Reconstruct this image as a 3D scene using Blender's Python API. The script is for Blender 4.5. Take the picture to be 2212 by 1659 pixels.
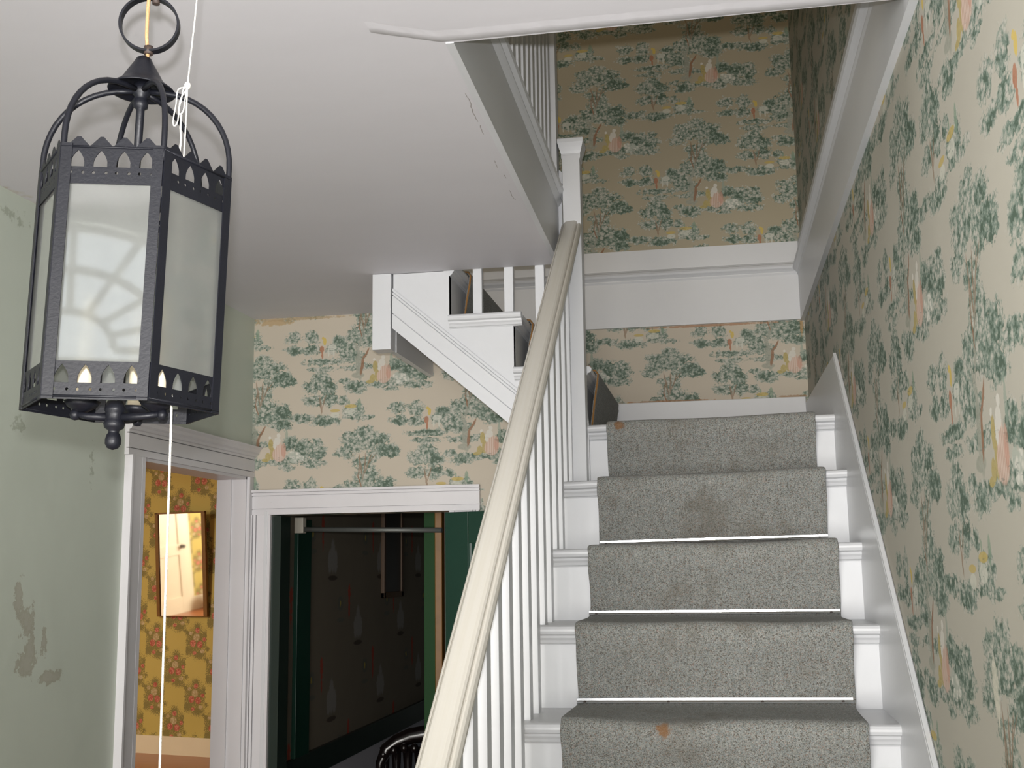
import bpy, bmesh, math, random
from mathutils import Vector, Matrix
random.seed(7)
PI = math.pi
scn = bpy.context.scene
for o in list(bpy.data.objects): bpy.data.objects.remove(o)
C = bpy.data.collections.new('scene'); scn.collection.children.link(C)

# ---------------------------------------------------------------- camera
YAW, PITCH, ROLL, FPX = 0.1752, 0.1586, -0.0142, 2485.8
EYE = Vector((0, 0, 1.545))
def cam_axes():
    cy, sy = math.cos(YAW), math.sin(YAW)
    f = Vector((-sy, cy, 0)); r = Vector((cy, sy, 0)); u = Vector((0, 0, 1))
    cp, sp = math.cos(PITCH), math.sin(PITCH)
    f2 = f*cp + u*sp; u2 = u*cp - f*sp
    cr, sr = math.cos(ROLL), math.sin(ROLL)
    return r*cr + u2*sr, u2*cr - r*sr, f2
r_, u_, f_ = cam_axes()
cd = bpy.data.cameras.new('camera'); cam = bpy.data.objects.new('camera', cd); scn.collection.objects.link(cam)
cam.matrix_world = Matrix(((r_.x, u_.x, -f_.x, EYE.x), (r_.y, u_.y, -f_.y, EYE.y), (r_.z, u_.z, -f_.z, EYE.z), (0, 0, 0, 1)))
cd.sensor_width = 36; cd.sensor_fit = 'HORIZONTAL'; cd.lens = FPX/2212*36
cd.clip_start = 0.02; cd.clip_end = 100
scn.camera = cam

# ---------------------------------------------------------------- light and exposure
vs = scn.view_settings
vs.view_transform = 'Standard'; vs.look = 'None'; vs.gamma = 1; vs.use_curve_mapping = False
vs.exposure = 0.0
world = bpy.data.worlds.new('world'); scn.world = world; world.use_nodes = True
wn = world.node_tree.nodes; wl = world.node_tree.links
wn['Background'].inputs[0].default_value = (0.75, 0.87, 1.0, 1); wn['Background'].inputs[1].default_value = 0.6

def area(name, loc, rot, sx, sy, power, col, spread=None):
    l = bpy.data.lights.new(name, 'AREA'); l.shape = 'RECTANGLE'; l.size = sx; l.size_y = sy; l.energy = power; l.color = col
    if spread: l.spread = spread
    o = bpy.data.objects.new(name, l); o.location = loc; o.rotation_euler = rot; scn.collection.objects.link(o); return o
# the photographer's flash, a few centimetres above the lens
fl = bpy.data.lights.new('camera_flash', 'SPOT'); fl.energy = 182; fl.spot_size = math.radians(84); fl.spot_blend = 1.0
fl.shadow_soft_size = 0.012; fl.color = (1.0, 0.985, 0.985)
flo = bpy.data.objects.new('camera_flash', fl); scn.collection.objects.link(flo)
flo.location = EYE + u_*0.056 + r_*(-0.008)
flo.rotation_euler = (-(f_ + u_*0.24 + r_*0.0)).to_track_quat('Z', 'Y').to_euler()
area('door_daylight_fill', (-0.95, -3.4, 1.30), (PI/2, 0, 0), 6.0, 2.1, 600, (1.0, 0.96, 0.90))  # daylight of the open door, source made oversized to add even fill
area('daylight_fanlight', (-0.78, -1.35, 2.45), (PI/2, 0, 0), 1.5, 0.9, 7.0, (0.9, 0.96, 1.0))
area('yellow_room_window', (-8.2, 3.2, 1.9), (PI/2, 0, math.radians(35)), 1.6, 1.6, 190, (1.0, 0.95, 0.84))
area('yellow_room_lamp', (-6.2, 6.6, 2.9), (0, 0, 0), 0.9, 0.9, 72, (1.0, 0.92, 0.74))
area('upper_hall_fill', (-0.9, -0.85, 4.0), (PI/2 - 0.25, 0, 0), 1.8, 1.4, 40, (1.0, 0.86, 0.64))  # added fill light for the upper stairwell, no window is built there

# ---------------------------------------------------------------- node helpers
class NT:
    def __init__(s, name, rough=0.5, spec=0.5):
        s.m = bpy.data.materials.new(name); s.m.use_nodes = True
        s.t = s.m.node_tree; s.n = s.t.nodes; s.l = s.t.links
        s.b = s.n['Principled BSDF']; s.b.inputs['Roughness'].default_value = rough
        s.b.inputs['Specular IOR Level'].default_value = spec
    def _set(s, sock, v):
        if isinstance(v, bpy.types.NodeSocket): s.l.new(v, sock)
        elif v is not None:
            if sock.type == 'RGBA' and len(v) == 3: v = (*v, 1)
            sock.default_value = v
    def math(s, op, a, b=None, c=None, clamp=False):
        n = s.n.new('ShaderNodeMath'); n.operation = op; n.use_clamp = clamp
        s._set(n.inputs[0], a)
        if b is not None: s._set(n.inputs[1], b)
        if c is not None: s._set(n.inputs[2], c)
        return n.outputs[0]
    def vec(s, op, a, b=None):
        n = s.n.new('ShaderNodeVectorMath'); n.operation = op
        s._set(n.inputs[0], a)
        if b is not None: s._set(n.inputs[1], b)
        return n.outputs[1] if op in ('LENGTH', 'DOT_PRODUCT') else n.outputs[0]
    def comb(s, x, y, z=0.0):
        n = s.n.new('ShaderNodeCombineXYZ'); s._set(n.inputs[0], x); s._set(n.inputs[1], y); s._set(n.inputs[2], z); return n.outputs[0]
    def sep(s, v):
        n = s.n.new('ShaderNodeSeparateXYZ'); s._set(n.inputs[0], v); return n.outputs
    def noise(s, v, scale, detail=2, rough=0.5, dist=0):
        n = s.n.new('ShaderNodeTexNoise'); s._set(n.inputs['Vector'], v); n.inputs['Scale'].default_value = scale
        n.inputs['Detail'].default_value = detail; n.inputs['Roughness'].default_value = rough; n.inputs['Distortion'].default_value = dist
        return n.outputs['Fac']
    def voro(s, v, scale, out='Distance', feat='F1'):
        n = s.n.new('ShaderNodeTexVoronoi'); s._set(n.inputs['Vector'], v); n.inputs['Scale'].default_value = scale; n.feature = feat
        return n.outputs[out]
    def ramp(s, f, stops, mode='LINEAR'):
        n = s.n.new('ShaderNodeValToRGB'); s._set(n.inputs[0], f); cr = n.color_ramp; cr.interpolation = mode
        while len(cr.elements) < len(stops): cr.elements.new(0.5)
        for e, (p, c) in zip(cr.elements, stops): e.position = p; e.color = (*c, 1) if len(c) == 3 else c
        return n.outputs[0]
    def mix(s, f, a, b, mode='MIX'):
        n = s.n.new('ShaderNodeMix'); n.data_type = 'RGBA'; n.blend_type = mode
        s._set(n.inputs[0], f); s._set(n.inputs[6], a); s._set(n.inputs[7], b); return n.outputs[2]
    def smooth(s, v, lo, hi):
        n = s.n.new('ShaderNodeMapRange'); n.interpolation_type = 'SMOOTHSTEP'; n.clamp = True
        s._set(n.inputs[0], v); n.inputs[1].default_value = lo; n.inputs[2].default_value = hi; return n.outputs[0]
    def pos(s):
        return s.n.new('ShaderNodeNewGeometry').outputs['Position']
    def objco(s):
        return s.n.new('ShaderNodeTexCoord').outputs['Object']
    def color(s, v): s._set(s.b.inputs['Base Color'], v)
    def bump(s, h, strength=0.2, dist=0.01):
        n = s.n.new('ShaderNodeBump'); n.inputs['Strength'].default_value = strength; n.inputs['Distance'].default_value = dist
        s._set(n.inputs['Height'], h); s.l.new(n.outputs[0], s.b.inputs['Normal'])

def plain(name, col, rough=0.5, spec=0.5, metal=0, var=0.06, vscale=6, bump=0.0, bscale=200):
    t = NT(name, rough, spec); p = t.pos()
    f = t.noise(p, vscale, 4)
    a = tuple(max(0, c*(1-var)) for c in col); b = tuple(min(1, c*(1+var)) for c in col)
    t.color(t.mix(f, a, b)); t.b.inputs['Metallic'].default_value = metal
    if bump: t.bump(t.noise(p, bscale, 2), bump, 0.002)
    return t.m

M = {}
def white_paint(name, col=(0.62, 0.63, 0.65), rough=0.34):
    t = NT(name, rough, 0.5); p = t.pos()
    f = t.noise(p, 5, 5, 0.6); g = t.noise(p, 60, 3, 0.6)
    c = t.mix(f, tuple(x*0.95 for x in col), tuple(min(1, x*1.04) for x in col))
    sc = t.smooth(t.noise(p, 38, 4, 0.7), 0.71, 0.76)        # small scuffs and chips in the paint
    c = t.mix(t.math('MULTIPLY', sc, 0.35), c, (0.33, 0.29, 0.24))
    t.color(c); t.bump(t.math('ADD', t.noise(p, 25, 3), t.math('MULTIPLY', g, 0.3)), 0.12, 0.004)
    return t.m
M['white'] = white_paint('white_gloss_paint')
M['casing'] = white_paint('greyed_white_paint', (0.64, 0.63, 0.65), 0.38)
M['tread'] = white_paint('worn_tread_paint', (0.60, 0.58, 0.55), 0.3)
M['rail'] = white_paint('cream_handrail_paint', (0.72, 0.69, 0.62), 0.3)

def handrail_mat():
    t = NT('worn_cream_rail_paint', 0.32, 0.5); p = t.pos()
    s3 = t.sep(p)
    q = t.comb(t.math('MULTIPLY', s3[0], 120), t.math('MULTIPLY', s3[1], 1.6), t.math('MULTIPLY', s3[2], 1.6))
    f = t.noise(q, 1.0, 3, 0.5)
    c = t.mix(f, (0.53, 0.50, 0.43), (0.60, 0.58, 0.54))
    sc = t.smooth(t.noise(p, 45, 3, 0.6), 0.72, 0.77)
    t.color(t.mix(t.math('MULTIPLY', sc, 0.5), c, (0.35, 0.30, 0.24)))
    t.bump(f, 0.15, 0.003); return t.m
M['handrail'] = handrail_mat()

def ceiling_mat():
    t = NT('ceiling_plaster', 0.6, 0.3); p = t.pos(); s3 = t.sep(p)
    q = t.comb(t.math('MULTIPLY', s3[0], 1.5), t.math('MULTIPLY', s3[1], 5.0), s3[2])
    br = t.noise(q, 1.6, 4, 0.55)
    c = t.mix(br, (0.62, 0.61, 0.64), (0.65, 0.64, 0.67))
    # hairline crack next to the stairwell edge and peeling by the left wall
    wob = t.math('MULTIPLY', t.math('SUBTRACT', t.noise(p, 9, 3), 0.5), 0.04)
    cx = t.math('ABSOLUTE', t.math('SUBTRACT', t.math('ADD', s3[0], t.math('SUBTRACT', wob, 0.0)), t.math('MULTIPLY_ADD', s3[1], -0.030, -0.418)))
    ck = t.math('MULTIPLY', t.math('SUBTRACT', 1.0, t.smooth(cx, 0.0003, 0.0013)), t.math('GREATER_THAN', t.noise(p, 14, 2), 0.5))
    ck = t.math('MULTIPLY', ck, t.math('MULTIPLY', t.math('LESS_THAN', s3[1], 3.0), t.math('GREATER_THAN', s3[1], 1.99)))
    c = t.mix(t.math('MULTIPLY', ck, 0.75), c, (0.18, 0.15, 0.12))
    edge = t.smooth(t.math('ADD', s3[0], t.math('MULTIPLY', t.noise(p, 7, 4, 0.65), 0.34)), -1.60, -1.645)
    zone = t.math('MULTIPLY', edge, t.smooth(s3[1], 3.15, 2.75))
    c = t.mix(zone, c, t.ramp(t.noise(p, 22, 4, 0.7), [(0.3, (0.42, 0.33, 0.24)), (0.55, (0.60, 0.58, 0.53)), (0.7, (0.5, 0.46, 0.40))]))
    t.color(c); t.bump(t.math('ADD', br, t.math('MULTIPLY', t.noise(p, 3, 3), 1.5)), 0.05, 0.02); return t.m
M['ceiling'] = ceiling_mat()

def left_wall_mat():
    t = NT('pale_green_wall_paint', 0.5, 0.35); p = t.pos(); s3 = t.sep(p)
    f = t.noise(p, 3, 4)
    c = t.mix(f, (0.475, 0.520, 0.450), (0.53, 0.575, 0.505))
    # damp stain and flaking patches
    def blob(y, z, ry, rz):
        v = t.vec('MULTIPLY', t.vec('SUBTRACT', t.comb(s3[1], s3[2], 0.0), (y, z, 0)), (1/ry, 1/rz, 0)); return t.vec('LENGTH', v)
    d = t.math('MINIMUM', blob(2.735, 1.49, 0.022, 0.05), blob(2.775, 1.42, 0.035, 0.05))
    d = t.math('MINIMUM', d, blob(2.79, 1.33, 0.045, 0.055))
    d = t.math('MINIMUM', d, blob(2.90, 1.275, 0.06, 0.018)); d = t.math('MINIMUM', d, blob(2.86, 1.37, 0.02, 0.035))
    nz = t.noise(p, 28, 5, 0.7)
    dd = t.math('ADD', d, t.math('MULTIPLY', t.math('SUBTRACT', nz, 0.5), 3.4))
    m = t.math('SUBTRACT', 1.0, t.smooth(dd, 0.75, 1.0))
    inner = t.math('SUBTRACT', 1.0, t.smooth(dd, 0.3, 0.9))
    c = t.mix(t.math('MULTIPLY', m, 0.6), c, (0.27, 0.24, 0.17)); c = t.mix(t.math('MULTIPLY', inner, 0.7), c, (0.42, 0.42, 0.36))
    d2 = t.math('MINIMUM', blob(2.70, 1.93, 0.05, 0.04), blob(3.06, 1.85, 0.02, 0.07)); d2 = t.math('MINIMUM', d2, blob(2.62, 2.47, 0.12, 0.03))
    dd2 = t.math('ADD', d2, t.math('MULTIPLY', t.math('SUBTRACT', t.noise(p, 45, 4, 0.7), 0.5), 4.2))
    c = t.mix(t.math('MULTIPLY', t.math('SUBTRACT', 1.0, t.smooth(dd2, 0.1, 0.5)), 0.55), c, (0.25, 0.27, 0.20))
    t.color(c); t.bump(t.noise(p, 7, 4), 0.12, 0.02); return t.m
M['leftwall'] = left_wall_mat()

# ---- the landscape wallpaper: five motif clusters on a half-drop lattice, in units of 900 x 1300 per repeat
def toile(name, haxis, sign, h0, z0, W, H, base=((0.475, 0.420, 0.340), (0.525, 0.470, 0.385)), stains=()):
    t = NT(name, 0.62, 0.25); p = t.pos(); s3 = t.sep(p)
    h = s3[0] if haxis == 'x' else s3[1]
    U = t.math('MULTIPLY', t.math('SUBTRACT', h, h0), sign*900/W)
    V = t.math('MULTIPLY', t.math('SUBTRACT', s3[2], z0), 1300/H)
    P0 = t.comb(U, V, 0.0)
    w1 = t.noise(P0, 0.012, 3, 0.6); w2 = t.noise(t.vec('ADD', P0, (731, 377, 11)), 0.012, 3, 0.6)
    Ud = t.math('ADD', U, t.math('MULTIPLY', t.math('SUBTRACT', w1, 0.5), 75))
    Vd = t.math('ADD', V, t.math('MULTIPLY', t.math('SUBTRACT', w2, 0.5), 75))
    def wrap(u, v, cu, cv):
        a = t.math('SUBTRACT', u, cu)
        c = t.math('ROUND', t.math('DIVIDE', a, 900.0))
        a2 = t.math('MULTIPLY_ADD', c, -900.0, a)
        b = t.math('MULTIPLY_ADD', c, -650.0, t.math('SUBTRACT', v, cv))
        b2 = t.math('MULTIPLY_ADD', t.math('ROUND', t.math('DIVIDE', b, 1300.0)), -1300.0, b)
        return t.comb(a2, b2, 0.0)
    def field(q, blobs, cu, cv):
        d = None
        for (x, y, rx, ry) in blobs:
            e = t.vec('LENGTH', t.vec('MULTIPLY', t.vec('SUBTRACT', q, (x-cu, y-cv, 0)), (1.0/rx, 1.0/ry, 0)))
            d = e if d is None else t.math('MINIMUM', d, e)
        return d
    fine = t.noise(P0, 0.055, 3, 0.62); mid = t.noise(P0, 0.021, 2, 0.5)
    vor = t.n.new('ShaderNodeTexVoronoi'); t.l.new(P0, vor.inputs['Vector']); vor.inputs['Scale'].default_value = 0.045
    lob = vor.outputs['Distance']          # small scalloped leaf lobes
    rag = t.math('ADD', t.math('MULTIPLY', t.math('SUBTRACT', fine, 0.5), 0.8), t.math('ADD', t.math('MULTIPLY', t.math('SUBTRACT', mid, 0.5), 0.7), t.math('MULTIPLY', t.math('SUBTRACT', lob, 0.45), 0.75)))
    leaf = []; dark = []; wood = []; line = []
    # lady and gentleman with bushes (centre 60,-10)
    qd = wrap(Ud, Vd, 60, -20)
    leaf.append(field(qd, [(-230,-110,95,48), (-60,-95,170,26), (130,-75,150,40), (235,20,95,75), (330,-15,85,60), (300,-110,110,34), (75,-140,60,24), (110,70,60,55), (345,60,45,40), (-330,-60,50,24)], 60, -20))
    dark.append(field(qd, [(105,62,52,48), (205,15,48,52), (-250,-115,50,30), (350,-45,42,36)], 60, -20))
    # great oak
    qt = wrap(Ud, Vd, -170, 260)
    leaf.append(field(qt, [(-330,235,105,52), (-230,330,95,58), (-130,400,110,75), (-170,300,100,60), (-270,160,110,45), (-70,300,110,65), (10,330,90,75), (20,230,95,50), (-380,300,60,40), (-140,470,75,60), (-210,60,150,28)], -170, 260))
    dark.append(field(qt, [(30,345,62,60), (45,235,60,34), (-340,385,60,30), (-385,300,48,26), (-250,150,70,20)], -170, 260))
    # tall thin tree above it
    qs = wrap(Ud, Vd, -150, 690)
    leaf.append(field(qs, [(-320,620,80,45), (-230,690,110,55), (-270,760,80,45), (-150,800,75,48), (-120,700,90,60), (-30,740,85,50), (20,650,95,50), (70,610,75,42), (-60,600,70,36), (-170,540,90,36)], -150, 690))
    dark.append(field(qs, [(30,640,72,40), (85,600,60,36), (-10,720,50,34), (40,580,50,28)], -150, 690))
    # horseman group
    qh = wrap(Ud, Vd, -600, 250)
    leaf.append(field(qh, [(-775,345,68,52), (-612,335,58,62), (-765,232,85,34), (-620,225,80,40), (-515,120,165,28), (-540,55,110,24), (-440,235,50,40)], -600, 250))
    dark.append(field(qh, [(-760,222,42,28), (-640,240,30,36), (-520,130,80,12)], -600, 250))
    # cottage, tree and bridge
    qc = wrap(Ud, Vd, 420, 400)
    leaf.append(field(qc, [(300,560,80,60), (370,620,75,60), (420,540,90,60), (300,430,85,45), (440,430,70,50), (405,255,125,42), (190,285,115,34), (620,330,60,50), (700,320,40,75), (560,420,40,40), (760,270,70,20), (640,275,90,18)], 420, 400))
    dark.append(field(qc, [(450,560,55,48), (455,465,45,36), (400,240,70,24), (150,290,18,26), (215,290,16,26), (60,330,50,45)], 420, 400))
    L = leaf[0]
    for x in leaf[1:]: L = t.math('MINIMUM', L, x)
    Dk = dark[0]
    for x in dark[1:]: Dk = t.math('MINIMUM', Dk, x)
    lm = t.math('SUBTRACT', 1.0, t.smooth(t.math('ADD', L, rag), 1.08, 1.26))
    dm = t.math('SUBTRACT', 1.0, t.smooth(t.math('ADD', Dk, t.math('MULTIPLY', rag, 1.0)), 0.75, 1.35))
    strokes = t.noise(t.vec('ADD', P0, (90, 40, 5)), 0.13, 2, 0.6); clump = t.noise(t.vec('ADD', P0, (20, 340, 5)), 0.030, 2, 0.6)
    tone = t.math('ADD', t.math('MULTIPLY', strokes, 0.45), t.math('ADD', t.math('MULTIPLY', clump, 0.75), t.math('MULTIPLY', t.math('SUBTRACT', 0.5, lob), 0.42)))
    tone = t.math('SUBTRACT', t.math('MULTIPLY_ADD', t.math('SUBTRACT', tone, 0.60), 1.75, 0.56), t.math('MULTIPLY', dm, 0.24))
    leafc = t.ramp(tone, [(0.18, (0.055, 0.100, 0.070)), (0.36, (0.125, 0.185, 0.145)), (0.50, (0.220, 0.275, 0.230)), (0.64, (0.325, 0.345, 0.29)), (0.82, (0.46, 0.45, 0.395))])
    c = t.mix(t.noise(p, 2.5, 4), base[0], base[1])
    # faint water marks of the paper
    # trunks: sheared thin ellipses, sharp coordinates
    def shear_field(q, items, cu, cv):
        d = None; s = t.sep(q)
        for (x, y, k, rx, ry) in items:
            dy = t.math('SUBTRACT', s[1], y-cv)
            dx = t.math('SUBTRACT', t.math('SUBTRACT', s[0], x-cu), t.math('MULTIPLY', dy, k))
            e = t.vec('LENGTH', t.comb(t.math('DIVIDE', dx, rx), t.math('DIVIDE', dy, ry), 0.0))
            d = e if d is None else t.math('MINIMUM', d, e)
        return d
    Ul = t.math('MULTIPLY_ADD', t.math('SUBTRACT', w1, 0.5), 28, U)
    ql = wrap(Ul, V, -170, 260)
    pale = shear_field(ql, [(-205, 60, -0.08, 34, 130), (-215, 200, -0.35, 18, 90), (-185, 330, 0.25, 14, 120), (-215, -10, 0.0, 62, 30)], -170, 260)
    brown = shear_field(ql, [(-178, 70, 0.12, 15, 90), (-150, 165, 0.55, 13, 70), (-195, 375, -0.3, 7, 60)], -170, 260)
    ql2 = wrap(Ul, V, -150, 560)
    thin = shear_field(ql2, [(-185, 500, -0.18, 9, 130), (-150, 510, 0.05, 8, 120), (-90, 560, 0.8, 6, 60), (-120, 520, 0.35, 7, 100), (-200, 470, 0.1, 8, 80)], -150, 560)
    ql3 = wrap(Ul, V, 420, 400)
    thin3 = shear_field(ql3, [(365, 390, -0.12, 10, 90), (395, 420, 0.3, 7, 70)], 420, 400)
    c = t.mix(t.math('MULTIPLY', lm, 0.93), c, leafc)
    pm = t.math('SUBTRACT', 1.0, t.smooth(pale, 0.75, 1.0)); bm_ = t.math('SUBTRACT', 1.0, t.smooth(brown, 0.7, 1.05))
    tm = t.math('SUBTRACT', 1.0, t.smooth(t.math('MINIMUM', thin, thin3), 0.7, 1.05))
    c = t.mix(t.math('MULTIPLY', pm, 0.85), c, t.mix(fine, (0.21, 0.23, 0.18), (0.40, 0.40, 0.34)))
    c = t.mix(t.math('MULTIPLY', bm_, 0.85), c, (0.26, 0.13, 0.07))
    c = t.mix(t.math('MULTIPLY', tm, 0.7), c, (0.25, 0.16, 0.10))
    # figures
    qf = wrap(t.math('MULTIPLY_ADD', t.math('SUBTRACT', fine, 0.5), 16, U), t.math('MULTIPLY_ADD', t.math('SUBTRACT', mid, 0.5), 14, V), 60, -20)
    def lay(q, items, cu, cv, col, k=0.9):
        nonlocal c
        d = field(q, items, cu, cv); m = t.math('SUBTRACT', 1.0, t.smooth(d, 0.82, 1.05))
        c = t.mix(t.math('MULTIPLY', m, k), c, col)
    lay(qf, [(-66, 62, 22, 52), (-88, -42, 26, 38), (-50, -15, 20, 60), (-112, -72, 34, 16)], 60, -20, t.mix(fine, (0.30, 0.23, 0.06), (0.50, 0.42, 0.19)))
    stripe = t.smooth(t.math('SINE', t.math('MULTIPLY', U, 0.42)), -0.6, 0.6)
    lay(qf, [(8, -25, 64, 68), (0, 30, 40, 58)], 60, -20, t.mix(stripe, (0.50, 0.34, 0.27), (0.60, 0.47, 0.39)))
    lay(qf, [(48, 10, 22, 66)], 60, -20, (0.48, 0.25, 0.18), 0.6)
    lay(qf, [(-8, 92, 30, 36), (2, 140, 18, 20), (-30, 60, 16, 40), (-75, 122, 12, 14)], 60, -20, (0.60, 0.58, 0.52))
    rose = t.smooth(t.voro(P0, 0.035), 0.2, 0.7)
    lay(qf, [(118, -30, 34, 30), (165, -38, 36, 32), (140, -80, 34, 24), (205, -60, 24, 22)], 60, -20, t.mix(rose, (0.66, 0.64, 0.57), (0.40, 0.43, 0.37)), 0.85)
    lay(qf, [(72, 115, 14, 75), (70, 190, 12, 16)], 60, -20, (0.27, 0.33, 0.27), 0.7)
    qg = wrap(t.math('MULTIPLY_ADD', t.math('SUBTRACT', fine, 0.5), 12, U), V, -540, 250)
    lay(qg, [(-440, 245, 42, 26), (-470, 205, 8, 45), (-425, 205, 8, 45)], -540, 250, (0.55, 0.55, 0.48), 0.8)
    lay(qg, [(-505, 300, 15, 34), (-520, 330, 12, 14)], -540, 250, (0.55, 0.41, 0.10))
    lay(qg, [(-530, 230, 20, 34), (-525, 180, 9, 36)], -540, 250, (0.36, 0.15, 0.08), 0.85)
    qk = wrap(t.math('MULTIPLY_ADD', t.math('SUBTRACT', fine, 0.5), 10, U), V, 620, 350)
    lay(qk, [(620, 325, 48, 32), (490, 300, 40, 26)], 620, 350, (0.55, 0.55, 0.47), 0.75)
    lay(qk, [(625, 372, 55, 18), (490, 338, 46, 14)], 620, 350, (0.48, 0.37, 0.12), 0.85)
    lay(qk, [(700, 390, 16, 50), (612, 405, 8, 22)], 620, 350, (0.22, 0.30, 0.22), 0.75)
    # ink strokes for ground and water
    ink = t.math('MULTIPLY', t.math('GREATER_THAN', t.noise(t.vec('MULTIPLY', P0, (0.35, 1.6, 1)), 0.06, 1), 0.66), t.math('SUBTRACT', 1.0, t.smooth(L, 1.0, 1.45)))
    c = t.mix(t.math('MULTIPLY', ink, 0.45), c, (0.13, 0.17, 0.15))
    # tears and damp marks of the paper
    for (sh, sz, rh, rz, scol, rg_) in stains:
        d = t.vec('LENGTH', t.vec('MULTIPLY', t.vec('SUBTRACT', t.comb(h, s3[2], 0.0), (sh, sz, 0)), (1/rh, 1/rz, 0)))
        d = t.math('ADD', d, t.math('MULTIPLY', t.math('SUBTRACT', t.noise(p, 50, 4, 0.7), 0.5), rg_*6))
        c = t.mix(t.math('MULTIPLY', t.math('SUBTRACT', 1.0, t.smooth(d, 0.6, 1.0)), 0.7), c, scol)
    t.color(c); t.bump(t.noise(p, 5, 4), 0.10, 0.01)
    t.base = c
    return t
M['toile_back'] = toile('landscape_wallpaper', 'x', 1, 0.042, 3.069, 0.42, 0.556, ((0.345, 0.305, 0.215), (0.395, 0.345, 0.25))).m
M['toile_back_low'] = toile('landscape_wallpaper_lower', 'x', 1, 0.327, 2.352, 0.43, 0.57, stains=[(0.0, 2.528, 0.33, 0.006, (0.34, 0.16, 0.07), 0.3), (-0.2, 2.217, 0.2, 0.005, (0.34, 0.16, 0.07), 0.3), (0.32, 2.218, 0.07, 0.006, (0.30, 0.17, 0.08), 0.3), (0.365, 2.5, 0.008, 0.04, (0.42, 0.25, 0.10), 0.2)]).m
M['toile_closet'] = toile('landscape_wallpaper_hall', 'x', 1, -1.252, 2.295, 0.42, 0.583, stains=[(-1.70, 2.515, 0.09, 0.014, (0.40, 0.27, 0.12), 0.35), (-1.60, 2.527, 0.25, 0.008, (0.36, 0.26, 0.14), 0.35)]).m
M['toile_right'] = toile('landscape_wallpaper_side', 'y', -1, 2.165, 2.015, 0.53, 0.65, ((0.41, 0.39, 0.33), (0.46, 0.44, 0.375)), stains=[(1.78, 1.365, 0.022, 0.055, (0.66, 0.63, 0.52), 0.3)]).m

def roses(name, haxis, h0, z0, W=0.215, H=0.47):
    t = NT(name, 0.6, 0.2); p = t.pos(); s3 = t.sep(p)
    h = s3[0] if haxis == 'x' else s3[1]
    U = t.math('MULTIPLY', t.math('SUBTRACT', h, h0), 100/W); V = t.math('MULTIPLY', t.math('SUBTRACT', s3[2], z0), 220/H)
    P0 = t.comb(U, V, 0.0); n1 = t.noise(P0, 0.12, 3, 0.6); n2 = t.noise(t.vec('ADD', P0, (55, 90, 0)), 0.12, 3, 0.6)
    Ud = t.math('MULTIPLY_ADD', t.math('SUBTRACT', n1, 0.5), 22, U); Vd = t.math('MULTIPLY_ADD', t.math('SUBTRACT', n2, 0.5), 22, V)
    def wrap(u, v):
        c = t.math('ROUND', t.math('DIVIDE', u, 100.0)); a = t.math('MULTIPLY_ADD', c, -100.0, u)
        b = t.math('MULTIPLY_ADD', c, -110.0, v); b = t.math('MULTIPLY_ADD', t.math('ROUND', t.math('DIVIDE', b, 220.0)), -220.0, b)
        return t.comb(a, b, 0.0)
    c = t.mix(t.noise(p, 3, 3), (0.50, 0.385, 0.105), (0.57, 0.455, 0.14))
    def lay(q, items, col, k, lo=0.8, hi=1.05, rag=None):
        nonlocal c
        d = None
        for (x, y, rx, ry) in items:
            e = t.vec('LENGTH', t.vec('MULTIPLY', t.vec('SUBTRACT', q, (x, y, 0)), (1/rx, 1/ry, 0)))
            d = e if d is None else t.math('MINIMUM', d, e)
        if rag is not None: d = t.math('ADD', d, rag)
        c = t.mix(t.math('MULTIPLY', t.math('SUBTRACT', 1.0, t.smooth(d, lo, hi)), k), c, col)
    q = wrap(Ud, Vd); rag = t.math('MULTIPLY', t.math('SUBTRACT', t.noise(P0, 0.28, 2), 0.5), 3.4)
    lay(q, [(0, 0, 54, 46), (-34, -38, 30, 20), (16, -54, 30, 18), (42, 18, 20, 22), (4, 50, 18, 20), (-44, 30, 14, 12), (50, -70, 12, 9), (-50, 78, 14, 10)], t.mix(t.noise(P0, 0.35, 2), (0.07, 0.085, 0.02), (0.34, 0.26, 0.10)), 0.9, lo=0.85, hi=1.2, rag=rag)
    q2 = wrap(t.math('MULTIPLY_ADD', t.math('SUBTRACT', n1, 0.5), 6, U), V)
    rr = t.smooth(t.voro(P0, 0.16), 0.15, 0.75)
    lay(q2, [(0, 14, 17, 16), (30, -40, 11, 9), (-28, 30, 9, 8)], t.mix(rr, (0.62, 0.50, 0.33), (0.45, 0.33, 0.16)), 0.85)
    lay(q2, [(-16, -10, 15, 15), (17, -14, 15, 15), (4, 42, 11, 11), (38, 6, 9, 9), (-8, -48, 10, 8)], t.mix(rr, (0.66, 0.27, 0.19), (0.42, 0.10, 0.07)), 0.95)
    t.color(c); return t.m
M['roses'] = roses('yellow_rose_wallpaper', 'x', -4.93, 0.96)
M['roses_side'] = roses('yellow_rose_wallpaper_side', 'y', 6.0, 0.96, 0.25, 0.5)

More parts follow.
